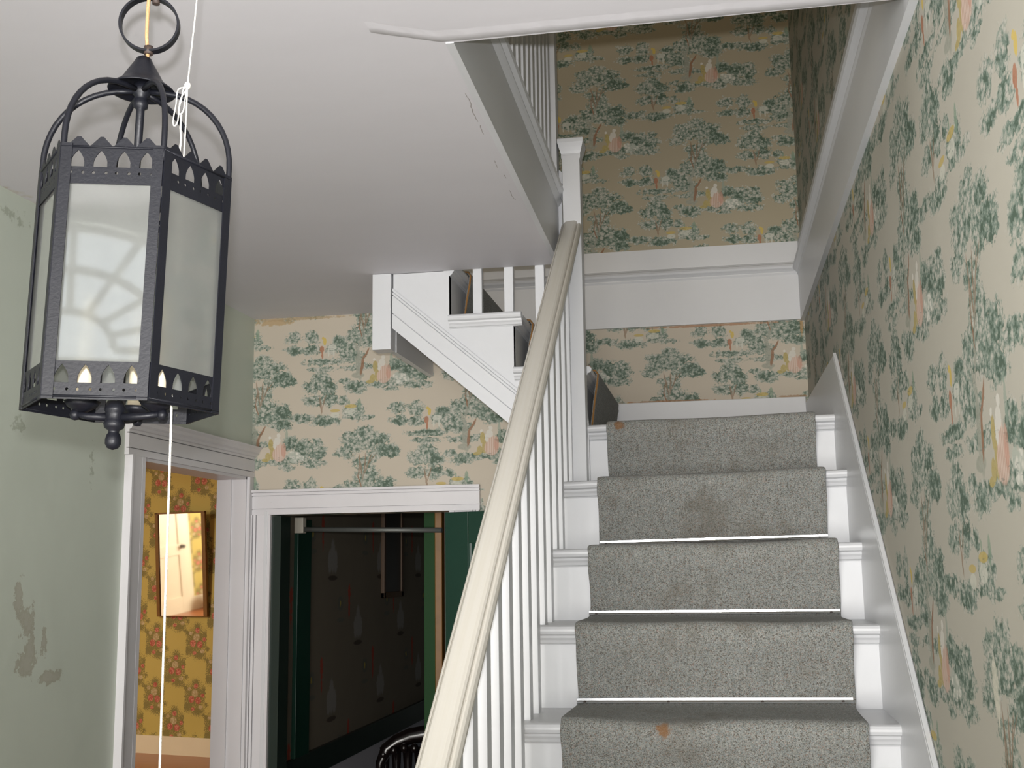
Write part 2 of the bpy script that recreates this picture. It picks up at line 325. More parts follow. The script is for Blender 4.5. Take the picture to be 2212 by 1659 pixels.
def ships():
    t = NT('ship_wallpaper', 0.7, 0.2); p = t.pos(); s3 = t.sep(p)
    U = t.math('MULTIPLY', t.math('SUBTRACT', s3[1], 5.08), 100/0.38); V = t.math('MULTIPLY', t.math('SUBTRACT', s3[2], 1.58), 200/0.62)
    n1 = t.noise(t.comb(U, V, 0.0), 0.2, 2)
    U2 = t.math('MULTIPLY_ADD', t.math('SUBTRACT', n1, 0.5), 8, U)
    cc = t.math('ROUND', t.math('DIVIDE', U2, 100.0)); a = t.math('MULTIPLY_ADD', cc, -100.0, U2)
    b = t.math('MULTIPLY_ADD', cc, -100.0, V); b = t.math('MULTIPLY_ADD', t.math('ROUND', t.math('DIVIDE', b, 200.0)), -200.0, b)
    q = t.comb(a, b, 0.0)
    c = t.mix(t.noise(p, 5, 4), (0.13, 0.112, 0.085), (0.16, 0.14, 0.105))
    def lay(items, col, k):
        nonlocal c
        d = None
        for (x, y, rx, ry) in items:
            e = t.vec('LENGTH', t.vec('MULTIPLY', t.vec('SUBTRACT', q, (x, y, 0)), (1/rx, 1/ry, 0)))
            d = e if d is None else t.math('MINIMUM', d, e)
        c = t.mix(t.math('MULTIPLY', t.math('SUBTRACT', 1.0, t.smooth(d, 0.75, 1.1)), k), c, col)
    lay([(0, 10, 9, 26), (-10, 2, 8, 18), (10, 2, 8, 18)], (0.26, 0.26, 0.25), 0.6)
    lay([(0, -22, 18, 4)], (0.05, 0.04, 0.03), 0.9)
    lay([(-36, 55, 5, 14), (-36, 40, 3, 26)], (0.30, 0.05, 0.03), 0.9)
    lay([(30, -60, 11, 12), (30, -84, 14, 4)], (0.10, 0.11, 0.09), 0.7)
    lay([(30, -60, 3, 5)], (0.38, 0.30, 0.06), 0.8)
    t.color(c); return t.m
M['ships'] = ships()

def carpet_mat():
    t = NT('tweed_carpet', 0.95, 0.05); p = t.pos(); s3 = t.sep(p)
    q = t.comb(s3[0], t.math('ADD', s3[1], 0.0), s3[2])
    v = t.n.new('ShaderNodeTexVoronoi'); t.l.new(q, v.inputs['Vector']); v.inputs['Scale'].default_value = 520
    rnd = t.sep(v.outputs['Color'])[0]
    c = t.ramp(rnd, [(0.0, (0.135, 0.125, 0.11)), (0.14, (0.21, 0.225, 0.215)), (0.36, (0.265, 0.285, 0.28)), (0.58, (0.31, 0.31, 0.285)), (0.80, (0.37, 0.37, 0.345)), (0.90, (0.27, 0.215, 0.185)), (0.97, (0.17, 0.17, 0.15))], 'CONSTANT')
    rib = t.noise(t.comb(t.math('MULTIPLY', s3[0], 3.0), t.math('MULTIPLY', s3[1], 0.6), t.math('MULTIPLY', s3[2], 0.6)), 45, 3, 0.6)
    c = t.mix(1.0, c, t.ramp(rib, [(0.3, (0.80, 0.80, 0.79)), (0.7, (1.0, 1.0, 1.0))]), 'MULTIPLY')
    # traffic soiling in the middle of the runner
    cen = t.math('ABSOLUTE', t.math('ADD', s3[0], 0.03))
    st = t.smooth(t.math('SUBTRACT', t.noise(p, 6, 4, 0.6), t.math('MULTIPLY', cen, 0.5)), 0.44, 0.64)
    c = t.mix(t.math('MULTIPLY', st, 0.42), c, (0.11, 0.09, 0.065))
    def spot(x, y, z, r):
        d = t.vec('LENGTH', t.vec('SUBTRACT', p, (x, y, z)))
        dd = t.math('ADD', d, t.math('MULTIPLY', t.math('SUBTRACT', t.noise(p, 60, 3, 0.7), 0.5), r*1.6))
        return t.math('SUBTRACT', 1.0, t.smooth(dd, r*0.5, r))
    sp = t.math('MAXIMUM', spot(-0.14, 2.63, 1.19, 0.020), spot(-0.30, 3.64, 1.99, 0.020))
    c = t.mix(t.math('MULTIPLY', sp, 0.75), c, (0.22, 0.10, 0.03))
    t.color(c); t.bump(t.math('SUBTRACT', 1.0, v.outputs['Distance']), 0.5, 0.003)
    t.b.inputs['Sheen Weight'].default_value = 0.15
    return t.m
M['carpet'] = carpet_mat()
M['jute'] = plain('carpet_edge_jute', (0.27, 0.14, 0.05), 0.9, 0.1, bump=0.4)
M['chrome'] = plain('bright_metal', (0.80, 0.82, 0.86), 0.22, 0.5, 1.0, 0.03)
M['iron'] = plain('black_painted_iron', (0.006, 0.0065, 0.010), 0.45, 0.3, 0, 0.3, 30, 0.12, 300)
M['rust'] = plain('worn_black_iron', (0.045, 0.03, 0.024), 0.6, 0.4, 0, 0.5, 60, 0.3, 200)
M['string'] = plain('white_cotton_string', (0.72, 0.70, 0.64), 0.7, 0.2, 0, 0.05, 400, 0.6, 900)
M['tancord'] = plain('tan_lamp_cord', (0.44, 0.27, 0.13), 0.6, 0.3, 0, 0.25, 300, 0.5, 900)
M['candle'] = plain('candle_sleeve_ivory', (0.80, 0.70, 0.52), 0.5, 0.3)
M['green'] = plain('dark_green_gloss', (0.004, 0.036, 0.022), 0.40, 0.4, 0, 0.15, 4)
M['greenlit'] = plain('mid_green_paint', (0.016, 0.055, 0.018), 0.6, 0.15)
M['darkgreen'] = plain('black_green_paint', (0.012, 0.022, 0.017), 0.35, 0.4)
M['gold'] = plain('golden_wood', (0.19, 0.085, 0.012), 0.4, 0.5, 0, 0.25, 20)
M['pole'] = plain('grey_metal_pole', (0.17, 0.18, 0.17), 0.4, 0.5, 0.5)
M['bracket'] = plain('ivory_bracket', (0.55, 0.52, 0.44), 0.5)
M['darkwood'] = plain('dark_carved_wood', (0.006, 0.004, 0.004), 0.22, 0.6, 0, 0.3, 20)
M['blackframe'] = plain('black_frame', (0.012, 0.010, 0.008), 0.4)
M['wainscot'] = plain('grey_white_wainscot', (0.42, 0.42, 0.46), 0.5)
M['yellowpaint'] = plain('cream_door_paint', (0.78, 0.70, 0.53), 0.4)
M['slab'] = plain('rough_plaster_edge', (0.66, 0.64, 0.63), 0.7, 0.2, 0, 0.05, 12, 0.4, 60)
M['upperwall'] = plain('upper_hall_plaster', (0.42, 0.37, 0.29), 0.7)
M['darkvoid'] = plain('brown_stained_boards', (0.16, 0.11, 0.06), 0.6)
def wood_floor(name, a, b):
    t = NT(name, 0.28, 0.5); p = t.pos(); s3 = t.sep(p)
    pl = t.math('FRACT', t.math('MULTIPLY', s3[1], 9.0)); gap = t.smooth(t.math('ABSOLUTE', t.math('SUBTRACT', pl, 0.5)), 0.475, 0.5)
    g = t.noise(t.comb(t.math('MULTIPLY', s3[0], 1.5), t.math('MULTIPLY', s3[1], 30), 0.0), 2, 4, 0.6)
    c = t.mix(g, a, b); c = t.mix(t.math('MULTIPLY', gap, 0.7), c, (0.03, 0.015, 0.008))
    t.color(c); return t.m
M['floor'] = wood_floor('oak_floor', (0.16, 0.075, 0.03), (0.27, 0.13, 0.05))
M['orangefloor'] = wood_floor('orange_pine_floor', (0.30, 0.085, 0.022), (0.42, 0.14, 0.04))
def mirror_mat():
    t = NT('mirror_glass', 0.03, 0.5); t.b.inputs['Metallic'].default_value = 1
    t.color((0.93, 0.92, 0.88)); return t.m
M['mirror'] = mirror_mat()
def frosted():
    t = NT('frosted_lantern_glass', 0.55, 0.5); p = t.objco()
    c = t.mix(t.noise(p, 30, 4, 0.6), (0.46, 0.475, 0.455), (0.54, 0.55, 0.53))
    t.color(c); t.b.inputs['Transmission Weight'].default_value = 0.84
    t.b.inputs['IOR'].default_value = 1.08
    t.b.inputs['Coat Weight'].default_value = 1.0; t.b.inputs['Coat Roughness'].default_value = 0.035; t.b.inputs['Coat IOR'].default_value = 1.9
    return t.m
M['frost'] = frosted()
def clear():
    t = NT('window_glass', 0.02, 0.5); t.color((0.97, 0.99, 1.0)); t.b.inputs['Transmission Weight'].default_value = 1.0; t.b.inputs['IOR'].default_value = 1.02
    return t.m
M['glass'] = clear()

# ---------------------------------------------------------------- mesh helpers
def link(name, bm, mat, parent=None, smooth=False, bevel=0):
    me = bpy.data.meshes.new(name)
    bmesh.ops.recalc_face_normals(bm, faces=bm.faces)
    bm.to_mesh(me); bm.free()
    mats = mat if isinstance(mat, (list, tuple)) else [mat]
    for m in mats: me.materials.append(m)
    if smooth:
        for p in me.polygons: p.use_smooth = True
    o = bpy.data.objects.new(name, me); C.objects.link(o)
    if parent: o.parent = parent
    if bevel:
        b = o.modifiers.new('bevel', 'BEVEL'); b.width = bevel; b.segments = 2; b.limit_method = 'ANGLE'; b.angle_limit = math.radians(40)
    return o
def hexa(bm, pts):            # 8 points: bottom loop 4, top loop 4
    v = [bm.verts.new(p) for p in pts]
    for f in ((0,1,2,3), (4,7,6,5), (0,4,5,1), (1,5,6,2), (2,6,7,3), (3,7,4,0)): bm.faces.new([v[i] for i in f])
def box(bm, x0, x1, y0, y1, z0, z1):
    hexa(bm, [(x0,y0,z0), (x1,y0,z0), (x1,y1,z0), (x0,y1,z0), (x0,y0,z1), (x1,y0,z1), (x1,y1,z1), (x0,y1,z1)])
def boxes(name, lst, mat, parent=None, bevel=0):
    bm = bmesh.new()
    for b in lst: box(bm, *b)
    return link(name, bm, mat, parent, bevel=bevel)
def sweep(bm, prof, A, B, uax, vax, cap=True, smooth_=False):
    """extrude a closed 2-D profile [(u,v)] from A to B"""
    A = Vector(A); B = Vector(B); uax = Vector(uax); vax = Vector(vax)
    a = [bm.verts.new(A + uax*u + vax*v) for u, v in prof]; b = [bm.verts.new(B + uax*u + vax*v) for u, v in prof]
    n = len(prof)
    for i in range(n):
        f = bm.faces.new((a[i], a[(i+1) % n], b[(i+1) % n], b[i])); f.smooth = smooth_
    if cap: bm.faces.new(a[::-1]); bm.faces.new(b)
def prism(bm, poly, axis, lo, hi):
    """poly = 2-D outline in the other two axes"""
    def P(u, v, w): return {'x': (w, u, v), 'y': (u, w, v), 'z': (u, v, w)}[axis]
    a = [bm.verts.new(P(u, v, lo)) for u, v in poly]; b = [bm.verts.new(P(u, v, hi)) for u, v in poly]
    n = len(poly)
    for i in range(n): bm.faces.new((a[i], a[(i+1) % n], b[(i+1) % n], b[i]))
    bm.faces.new(a[::-1]); bm.faces.new(b)
def tube(bm, pts, r, seg=10, closed=False):
    pts = [Vector(p) for p in pts]; n = len(pts); rings = []
    rr = r if isinstance(r, (list, tuple)) else [r]*n
    prev = None
    for i, p in enumerate(pts):
        if closed: d = pts[(i+1) % n] - pts[i-1]
        else: d = pts[min(i+1, n-1)] - pts[max(i-1, 0)]
        d.normalize()
        if prev is None:
            a = d.orthogonal().normalized()
        else:
            a = (prev - d*prev.dot(d)); a = a.normalized() if a.length > 1e-6 else d.orthogonal().normalized()
        prev = a; b = d.cross(a)
        rings.append([bm.verts.new(p + (a*math.cos(2*PI*k/seg) + b*math.sin(2*PI*k/seg))*rr[i]) for k in range(seg)])
    m = n if closed else n-1
    for i in range(m):
        A = rings[i]; B = rings[(i+1) % n]
        for k in range(seg):
            f = bm.faces.new((A[k], A[(k+1) % seg], B[(k+1) % seg], B[k])); f.smooth = True
    if not closed: bm.faces.new(rings[0][::-1]); bm.faces.new(rings[-1])
def lathe(bm, prof, c, seg=24, ax=None):
    c = Vector(c); rings = []
    for r, z in prof:
        if r < 1e-6: rings.append([bm.verts.new(c + Vector((0, 0, z)))])
        else: rings.append([bm.verts.new(c + Vector((r*math.cos(2*PI*k/seg), r*math.sin(2*PI*k/seg), z))) for k in range(seg)])
    for A, B in zip(rings, rings[1:]):
        for k in range(seg):
            k2 = (k+1) % seg
            if len(A) == 1 and len(B) == 1: continue
            if len(A) == 1: f = bm.faces.new((A[0], B[k2], B[k]))
            elif len(B) == 1: f = bm.faces.new((A[k], A[k2], B[0]))
            else: f = bm.faces.new((A[k], A[k2], B[k2], B[k]))
            f.smooth = True
def tag(o, label=None, cat=None, group=None, kind=None):
    if label: o['label'] = label
    if cat: o['category'] = cat
    if group: o['group'] = group
    if kind: o['kind'] = kind
    return o
def empty(name, loc, label, cat, group=None):
    o = bpy.data.objects.new(name, None); o.location = loc; o.empty_display_size = 0.1; C.objects.link(o)
    return tag(o, label, cat, group)
def struct(o, label=None):
    o['kind'] = 'structure'
    if label: o['label'] = label
    return o
def fix(o):      # child meshes are written in world coordinates: undo the parent's location
    o.matrix_parent_inverse = Matrix.Translation(-Vector(o.parent.location)); return o
def part(name, bm, mat, parent, **k): return fix(link(name, bm, mat, parent, **k))

# ---------------------------------------------------------------- heights and planes
Y1, RUN, RISE = 2.6443, 0.2511, 0.2
XL, XS, XW = -0.452, 0.365, 0.378        # open end of the stairs, skirt face, right wall
ZC = 2.533                               # hall ceiling
YB, YC, YF = 4.750, 4.220, 3.657         # stair back wall, hall back wall, front of the upper flight
XLW = -1.78
FRONT = -0.80
HF = 0.0

# ---------------------------------------------------------------- shell
struct(boxes('floor', [(-1.95, 0.5, -0.95, 6.6, -0.1, 0.0)], M['floor']))
struct(boxes('wall_right', [(XW, XW+0.14, -0.95, YB+0.12, 0, 5.1)], M['toile_right']), 'long side wall papered with green landscape scenes')
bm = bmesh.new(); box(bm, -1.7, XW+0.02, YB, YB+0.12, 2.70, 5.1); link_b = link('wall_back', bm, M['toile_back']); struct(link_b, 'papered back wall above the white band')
bm = bmesh.new(); box(bm, -0.47, XW+0.02, YB, YB+0.12, 0, 2.70); box(bm, -1.3, -0.47, YB, YB+0.12, 1.95, 2.70); struct(link('wall_landing', bm, M['toile_back_low']), 'papered wall strip behind the stair landing')
# left wall: door opening y 3.352..4.176, z 0..1.905
bm = bmesh.new()
t0, t1 = XLW-0.105, XLW
box(bm, t0, t1, -0.95, 3.352, 0, 2.75); box(bm, t0, t1, 3.352, 4.176, 1.905, 2.75); box(bm, t0, t1, 4.176, 4.30, 0, 2.75)
struct(link('wall_left', bm, M['leftwall']), 'pale green painted wall with a damp stain')
# hall back wall with closet door opening x -1.692..-0.99 , z 0..1.76
bm = bmesh.new()
box(bm, XLW, -1.692, YC, YC+0.10, 0, ZC+0.02)
def IC(x): return 1.975 + (-0.42-x)*0.853      # line just under the treads of the upper flight
prism(bm, [(-1.692, 1.76), (-0.99, 1.76), (-0.99, IC(-0.99)), (-1.055, IC(-1.055)), (-1.055, ZC), (-1.692, ZC)], 'y', YC, YC+0.10)
prism(bm, [(-0.99, 0), (-0.455, 0), (-0.455, IC(-0.455)), (-0.99, IC(-0.99))], 'y', YC, YC+0.10)
struct(link('wall_hall_back', bm, M['toile_closet']), 'papered wall above the closet doorway')
# front wall with fan opening and a door opening widened to add fill light
fx, fz, frx, frz = -0.80, 2.166, 0.46, 0.335
bm = bmesh.new()
box(bm, -1.9, -1.72, FRONT-0.12, FRONT, 0, 2.75); box(bm, 0.34, XW+0.1, FRONT-0.12, FRONT, 0, 2.75); box(bm, -1.72, -1.22, FRONT-0.12, FRONT, 2.07, 2.75); box(bm, -0.22, 0.34, FRONT-0.12, FRONT, 2.07, 2.75)
out = [(-1.22, 2.10), (-0.22, 2.10), (-0.22, 2.166)]
arc = [(fx + frx*math.cos(a), fz + frz*math.sin(a)) for a in [k*PI/24 for k in range(25)]]
box(bm, -1.22, -0.22, FRONT-0.12, FRONT, 2.07, 2.13)
for i in range(24):
    (xa, za), (xb, zb) = arc[i], arc[i+1]
    prism(bm, [(xa, za), (xa, 2.75), (xb, 2.75), (xb, zb)], 'y', FRONT-0.12, FRONT)
box(bm, -0.34, -0.22, FRONT-0.12, FRONT, 2.13, 2.75)
struct(link('wall_front', bm, M['leftwall']))
# ceiling with the stairwell opening
bm = bmesh.new()
zt = 2.735
box(bm, -1.9, -0.462, -0.95, 2.008, ZC, zt)
hexa(bm, [(-0.462, -0.95, ZC), (XW+0.02, -0.95, ZC), (XW+0.02, 2.004, ZC), (-0.462, 2.008, ZC), (-0.462, -0.95, zt), (XW+0.02, -0.95, zt), (XW+0.02, 2.004, zt), (-0.462, 2.008, zt)])
hexa(bm, [(-1.9, 2.008, ZC), (-0.462, 2.008, ZC), (-0.484, YF, ZC), (-1.9, YF, ZC), (-1.9, 2.008, zt), (-0.462, 2.008, zt), (-0.484, YF, zt), (-1.9, YF, zt)])
box(bm, -1.9, -1.11, YF, YC+0.5, ZC, zt)
struct(link('ceiling', bm, M['ceiling']), 'white plaster hall ceiling cut away over the stairs')
# a slightly ragged plaster lip along the front edge of the opening
bm = bmesh.new(); N = 70; rows = []
for i in range(N+1):
    x = -0.60 + (0.33+0.60)*i/N; y = 2.006 + (0.02*max(0, (-0.48-x)/0.12)*-3.2)
    j = random.uniform(-1, 1)*0.0022; w = 0.030 + j
    dz = 0.0007 + random.uniform(0, 0.0007)
    rows.append([bm.verts.new(v) for v in ((x, y-w-0.02, ZC), (x, y-w, ZC-dz), (x, y-0.006, ZC-dz*0.8), (x, y+0.006, ZC+0.006), (x, y+0.006, ZC+0.05))])
for a, b in zip(rows, rows[1:]):
    for k in range(4): f = bm.faces.new((a[k], a[k+1], b[k+1], b[k])); f.smooth = k in (1, 2)
struct(link('trim_1', bm, M['ceiling']), 'rough plaster lip along the ceiling edge')
# upper storey shell
struct(boxes('wall_upper_left', [(-3.4, -3.28, -0.95, YB+0.1, zt, 5.1)], M['upperwall']))
struct(boxes('wall_upper_front', [(-3.4, XW+0.1, -1.05, -0.95, zt, 5.1)], M['upperwall']))
struct(boxes('wall_upper_back', [(-3.4, -1.7, YB, YB+0.12, zt, 5.1)], M['upperwall']))
struct(boxes('ceiling_upper', [(-3.4, XW+0.1, -1.05, YB+0.12, 5.1, 5.2)], M['upperwall']))
struct(boxes('floor_upper', [(-3.28, -1.9, -0.95, YB, ZC+0.05, zt)], M['darkvoid']))

# ---- white bands at the upper floor level (board, moulding, upper board)
def band_prof(th=0.014):
    # (out, z): out = distance from the wall, z relative to the bottom
    return [(0, 0), (th, 0), (th, 0.188), (th+0.004, 0.196), (th+0.004, 0.200), (th+0.010, 0.206), (th+0.018, 0.212), (th+0.022, 0.220), (th+0.018, 0.229), (th+0.006, 0.234), (th+0.002, 0.240), (th-0.004, 0.243), (th-0.004, 0.330), (0, 0.330)]
bm = bmesh.new(); sweep(bm, band_prof(), (-1.55, YB, 2.533), (XW, YB, 2.533), (0, -1, 0), (0, 0, 1), smooth_=False)
struct(link('trim_2', bm, M['white']), 'white band with a bead moulding across the back wall')
bm = bmesh.new()
for ya, yb, n in ((1.90, YB, 1),): sweep(bm, band_prof(0.016), (XW, ya+0.03, 2.508), (XW, yb, 2.528), (-1, 0, 0), (0, 0, 1))
struct(link('trim_3', bm, M['white']), 'white band with a bead moulding along the right wall')
# left fascia of the opening: flat board with nosing moulding on top, faces the stairs
prof = [(-0.004, 0), (0.012, 0), (0.012, 0.196), (0.019, 0.206), (0.024, 0.214), (0.024, 0.219), (0.034, 0.226), (0.037, 0.236), (0.034, 0.246), (0.024, 0.252), (-0.004, 0.252)]
bm = bmesh.new(); sweep(bm, prof, (-0.470, 2.006, 2.531), (-0.494, YF+0.0, 2.531), (1, 0, 0), (0, 0, 1))
struct(link('trim_4', bm, M['white']), 'grey-shaded white fascia board with moulding left of the newel')

# ---- skirt board on the right wall, following the stairs, then level along the landing
bm = bmesh.new()
prism(bm, [(1.2, 0.0), (3.60, 0.0), (4.75, 0.0), (4.75, 2.19), (3.600, 2.176), (1.2, 0.335)], 'x', XS, XW+0.01)
sk = struct(link('trim_5', bm, M['white'], bevel=0.002), 'white skirt board stepping up the right wall beside the stairs')
bm = bmesh.new(); sweep(bm, [(-0.003, -0.004), (0.006, -0.004), (0.006, 0.006), (-0.003, 0.006)], (XS+0.004, 1.2, 0.338), (XS+0.004, 3.6, 2.179), (1, 0, 0), (0, 0, 1))
link('skirt_edge', bm, M['white'], sk)
struct(boxes('baseboard_landing', [(-0.45, XS, YB-0.014, YB, 1.9, 2.213)], M['white'], bevel=0.002), 'white baseboard behind the landing')
# sloped skirt of the upper flight against the back wall
bm = bmesh.new(); prism(bm, [(-0.56, 2.1), (-0.56, 2.48), (-1.30, 3.10), (-1.30, 2.1)], 'y', YB-0.012, YB)
struct(link('trim_6', bm, M['white']), 'white sloped skirt board behind the upper flight')
# return wall below the upper flight, beside the straight flight
#struct(boxes('wall_return', [(-0.62, -0.47, YC, YB, 0, 1.80)], M['white']))

# ---- left doorway casing (hall side) with cornice
def casing_prof(w):  # flat board with outer bead, (along width, out)
    return [(0, 0), (w, 0), (w, 0.026), (w-0.010, 0.026), (w-0.0105, 0.012), (w-0.0125, 0.012), (w-0.013, 0.021), (w-0.022, 0.020), (w-0.0225, 0.009), (w-0.0245, 0.009), (w-0.025, 0.017), (0.0235, 0.015), (0.023, 0.006), (0.021, 0.006), (0.0205, 0.015), (0, 0.015)]
bm = bmesh.new()
sweep(bm, casing_prof(0.105), (XLW, 3.352, 0), (XLW, 3.352, 1.9045), (0, -1, 0), (1, 0, 0))
sweep(bm, [(0, 0), (0.042, 0), (0.042, 0.012), (0.01, 0.014), (0, 0.014)], (XLW, 4.176, 0), (XLW, 4.176, 1.9045), (0, 1, 0), (1, 0, 0))
sweep(bm, [(0, 0), (0, 0.014), (0.020, 0.014), (0.0205, 0.005), (0.0225, 0.005), (0.023, 0.014), (0.066, 0.014), (0.0665, 0.005), (0.069, 0.005), (0.0695, 0.014), (0.078, 0.014), (0.080, 0.020), (0.088, 0.024), (0.094, 0.032), (0.104, 0.036), (0.112, 0.044), (0.116, 0.044), (0.116, 0)], (XLW, 3.243, 1.905), (XLW, 4.218, 1.905), (0, 0, 1), (1, 0, 0))
ca = struct(link('trim_7', bm, M['casing']), 'grey-white casing around the doorway to the yellow room')
bm = bmesh.new()   # jamb linings of the opening
box(bm, t0-0.012, t1+0.002, 4.168, 4.178, 0, 1.905); box(bm, t0-0.012, t1+0.002, 3.350, 3.360, 0, 1.905); box(bm, t0-0.012, t1+0.002, 3.350, 4.178, 1.895, 1.906)
box(bm, t0+0.035, t0+0.05, 4.160, 4.169, 0, 1.895)
struct(link('trim_8', bm, M['casing']), 'painted jamb lining of the left doorway')
# ---- closet casing
bm = bmesh.new()
cw = 0.080
sweep(bm, casing_prof(cw), (-1.692, YC, 0), (-1.692, YC, 1.7595), (-1, 0, 0), (0, -1, 0))
sweep(bm, casing_prof(cw+0.035), (-0.99, YC, 0), (-0.99, YC, 1.7595), (1, 0, 0), (0, -1, 0))
sweep(bm, casing_prof(0.095), (-1.692-cw-0.002, YC, 1.760), (-0.99+cw+0.037, YC, 1.760), (0, 0, 1), (0, -1, 0))
struct(link('trim_9', bm, M['casing']), 'white moulded casing around the dark closet doorway')
struct(boxes('trim_10', [(-1.716, -1.703, YC-0.018, YC-0.013, 0, 1.775)], M['white'], bevel=0.001))

# ---- front door area behind the camera: fanlight with radial bars
bm = bmesh.new(); yy = FRONT-0.06
def ell(rx, rz, n=33): return [(fx + rx*math.cos(PI*k/(n-1)), yy, fz + rz*math.sin(PI*k/(n-1))) for k in range(n)]
tube(bm, ell(frx, frz), 0.016, 8); tube(bm, ell(0.26, 0.215), 0.013, 8); tube(bm, ell(0.115, 0.10), 0.012, 8)
for k in range(0, 9):
    a = PI*k/8; ca_, sa = math.cos(a), math.sin(a)
    tube(bm, [(fx+0.115*ca_, yy, fz+0.10*sa), (fx+frx*ca_, yy, fz+frz*sa)], 0.011, 8)
w1_ = struct(link('window_1', bm, M['white']), 'semi-oval fanlight over the front door')
bm = bmesh.new(); vs_ = [bm.verts.new(p) for p in ell(frx, frz)]; bm.faces.new(vs_); link('window_pane', bm, M['glass'], w1_)

# ---------------------------------------------------------------- straight flight
ZL = {1: 1.199, 2: 1.402, 3: 1.594, 4: 1.797, 5: 1.994}; ZR = {1: 1.202, 2: 1.400, 3: 1.600, 4: 1.811, 5: 2.003}
XLs = {1: -0.459, 2: -0.4575, 3: -0.4575, 4: -0.4575, 5: -0.4575}
def zl(i): return ZL.get(i, 1.2 + RISE*(i-1))
def zr(i): return ZR.get(i, 1.2 + RISE*(i-1))
st = empty('staircase', (0, Y1, 0), 'straight white painted flight with nosed treads rising to the landing', 'staircase')
def nose_prof():   # (out toward the climber = -y, z below the top)
    return [(0.0, 0.0), (0.030, 0.0), (0.037, -0.003), (0.041, -0.009), (0.041, -0.014), (0.037, -0.021), (0.030, -0.024), (0.024, -0.025), (0.022, -0.031), (0.016, -0.037), (0.012, -0.044), (0.006, -0.046), (0.004, -0.049), (0.0, -0.049)]
for i in range(-4, 6):
    yn = Y1 + RUN*(i-1); yr = yn + 0.041        # yr = riser face
    a, b = zl(i), zr(i); x0, x1 = XLs.get(i, XL), XS
    xq = -0.4575
    yback = (yr + RUN + 0.01) if i < 5 else YB-0.002
    bm = bmesh.new()
    xa = x0 - 0.02
    hexa(bm, [(xa, yr, a-0.025), (x1, yr, b-0.025), (x1, yback, b-0.025), (xa, yback, a-0.025), (xa, yr, a), (x1, yr, b), (x1, yback, b), (xa, yback, a)])
    A = [bm.verts.new((x0, yr-u, a+v)) for u, v in nose_prof()]; B = [bm.verts.new((x1, yr-u, b+v)) for u, v in nose_prof()]
    n = len(A)
    for k in range(n): bm.faces.new((A[k], A[(k+1) % n], B[(k+1) % n], B[k]))
    bm.faces.new(A[::-1]); bm.faces.new(B)
    part('tread' if i < 5 else 'landing', bm, M['white'], st)
    bm = bmesh.new()
    zb0 = zl(i-1) if i > -4 else 0; zb1 = zr(i-1) if i > -4 else 0
    hexa(bm, [(xq, yr, zb0), (x1, yr, zb1), (x1, yr+0.02, zb1), (xq, yr+0.02, zb0), (xq, yr, a-0.02), (x1, yr, b-0.02), (x1, yr+0.02, b-0.02), (xq, yr+0.02, a-0.02)])
    part('riser', bm, M['white'], st)
# outer stringer panel, closed below
poly = [(1.39+0.04, 0)]
for i in range(-4, 6):
    yr = Y1 + RUN*(i-1) + 0.045; poly += [(yr, (zl(i-1) if i > -4 else 0)-0.02), (yr, zl(i)-0.027)]
poly += [(YC, zl(5)-0.027), (YC, 0)]
bm = bmesh.new(); prism(bm, poly, 'x', -0.470, -0.455); part('stringer', bm, M['white'], st)

# ---------------------------------------------------------------- runner on the straight flight and landing
cl = {1: -0.370, 2: -0.363, 3: -0.355, 4: -0.351, 5: -0.342}; cr = {1: 0.298, 2: 0.304, 3: 0.306, 4: 0.307, 5: 0.308}
def cxl(i): return cl.get(i, -0.370); 
def cxr(i): return cr.get(i, 0.298)
path = []   # (y, z offset function) list of (y, level index, dz, bulge)
TH = 0.010
for i in range(-4, 6):
    yn = Y1 + RUN*(i-1); yr = yn + 0.041
    path += [(yr-0.004-TH+0.004, i-1, 0.012, 0, i), (yr-TH-0.008, i-1, 0.055, 0, i), (yr-TH-0.020, i-1, 0.11, 0.3, i), (yn-TH+0.008, i, -0.060, 0.5, i), (yn-TH+0.002, i, -0.034, 0.8, i), (yn-TH-0.001, i, -0.014, 1, i), (yn-TH+0.003, i, 0.003, 1, i), (yn+0.006, i, 0.012, 1, i), (yn+0.03, i, 0.0115, .6, i)]
    path += [(yr+RUN-TH-0.035, i, 0.0095, 0.1, i)] if i < 5 else [(yr+0.3, i, 0.010, 0, i), (4.58, i, 0.010, 0, i)]
NX = 28; bm = bmesh.new(); rows = []
def runner_pt(k, s, off):
    y, lv, dz, bulge, i = path[k]
    x = cxl(i)*(1-s) + cxr(i)*s
    z0 = (zl(lv) if lv >= -4 else 0)*(1-(x-XL)/(XS-XL)) + (zr(lv) if lv >= -4 else 0)*((x-XL)/(XS-XL))
    wob = 0.004*math.sin(3.1*s*PI + i*1.3)*bulge + 0.003*math.sin(9*s + i*2.1)*bulge
    belly = -0.006*math.sin(PI*s)*bulge
    return Vector((x + 0.0015*math.sin(k*1.7)*(1 if s in (0, 1) else 0), y + wob*0.6 + belly, z0 + dz - 0.005*math.sin(PI*s)*bulge + wob*0.5))
for k in range(len(path)): rows.append([bm.verts.new(runner_pt(k, s/NX, 0)) for s in range(NX+1)])
for a, b in zip(rows, rows[1:]):
    for k in range(NX):
        f = bm.faces.new((a[k], a[k+1], b[k+1], b[k])); f.smooth = True
ro = link('stair_runner', bm, M['carpet'])
so = ro.modifiers.new('thick', 'SOLIDIFY'); so.thickness = 0.009; so.offset = -1
ss = ro.modifiers.new('sub', 'SUBSURF'); ss.levels = 1; ss.render_levels = 2
tag(ro, 'grey tweed carpet runner fitted up the straight flight and over the landing', 'carpet')

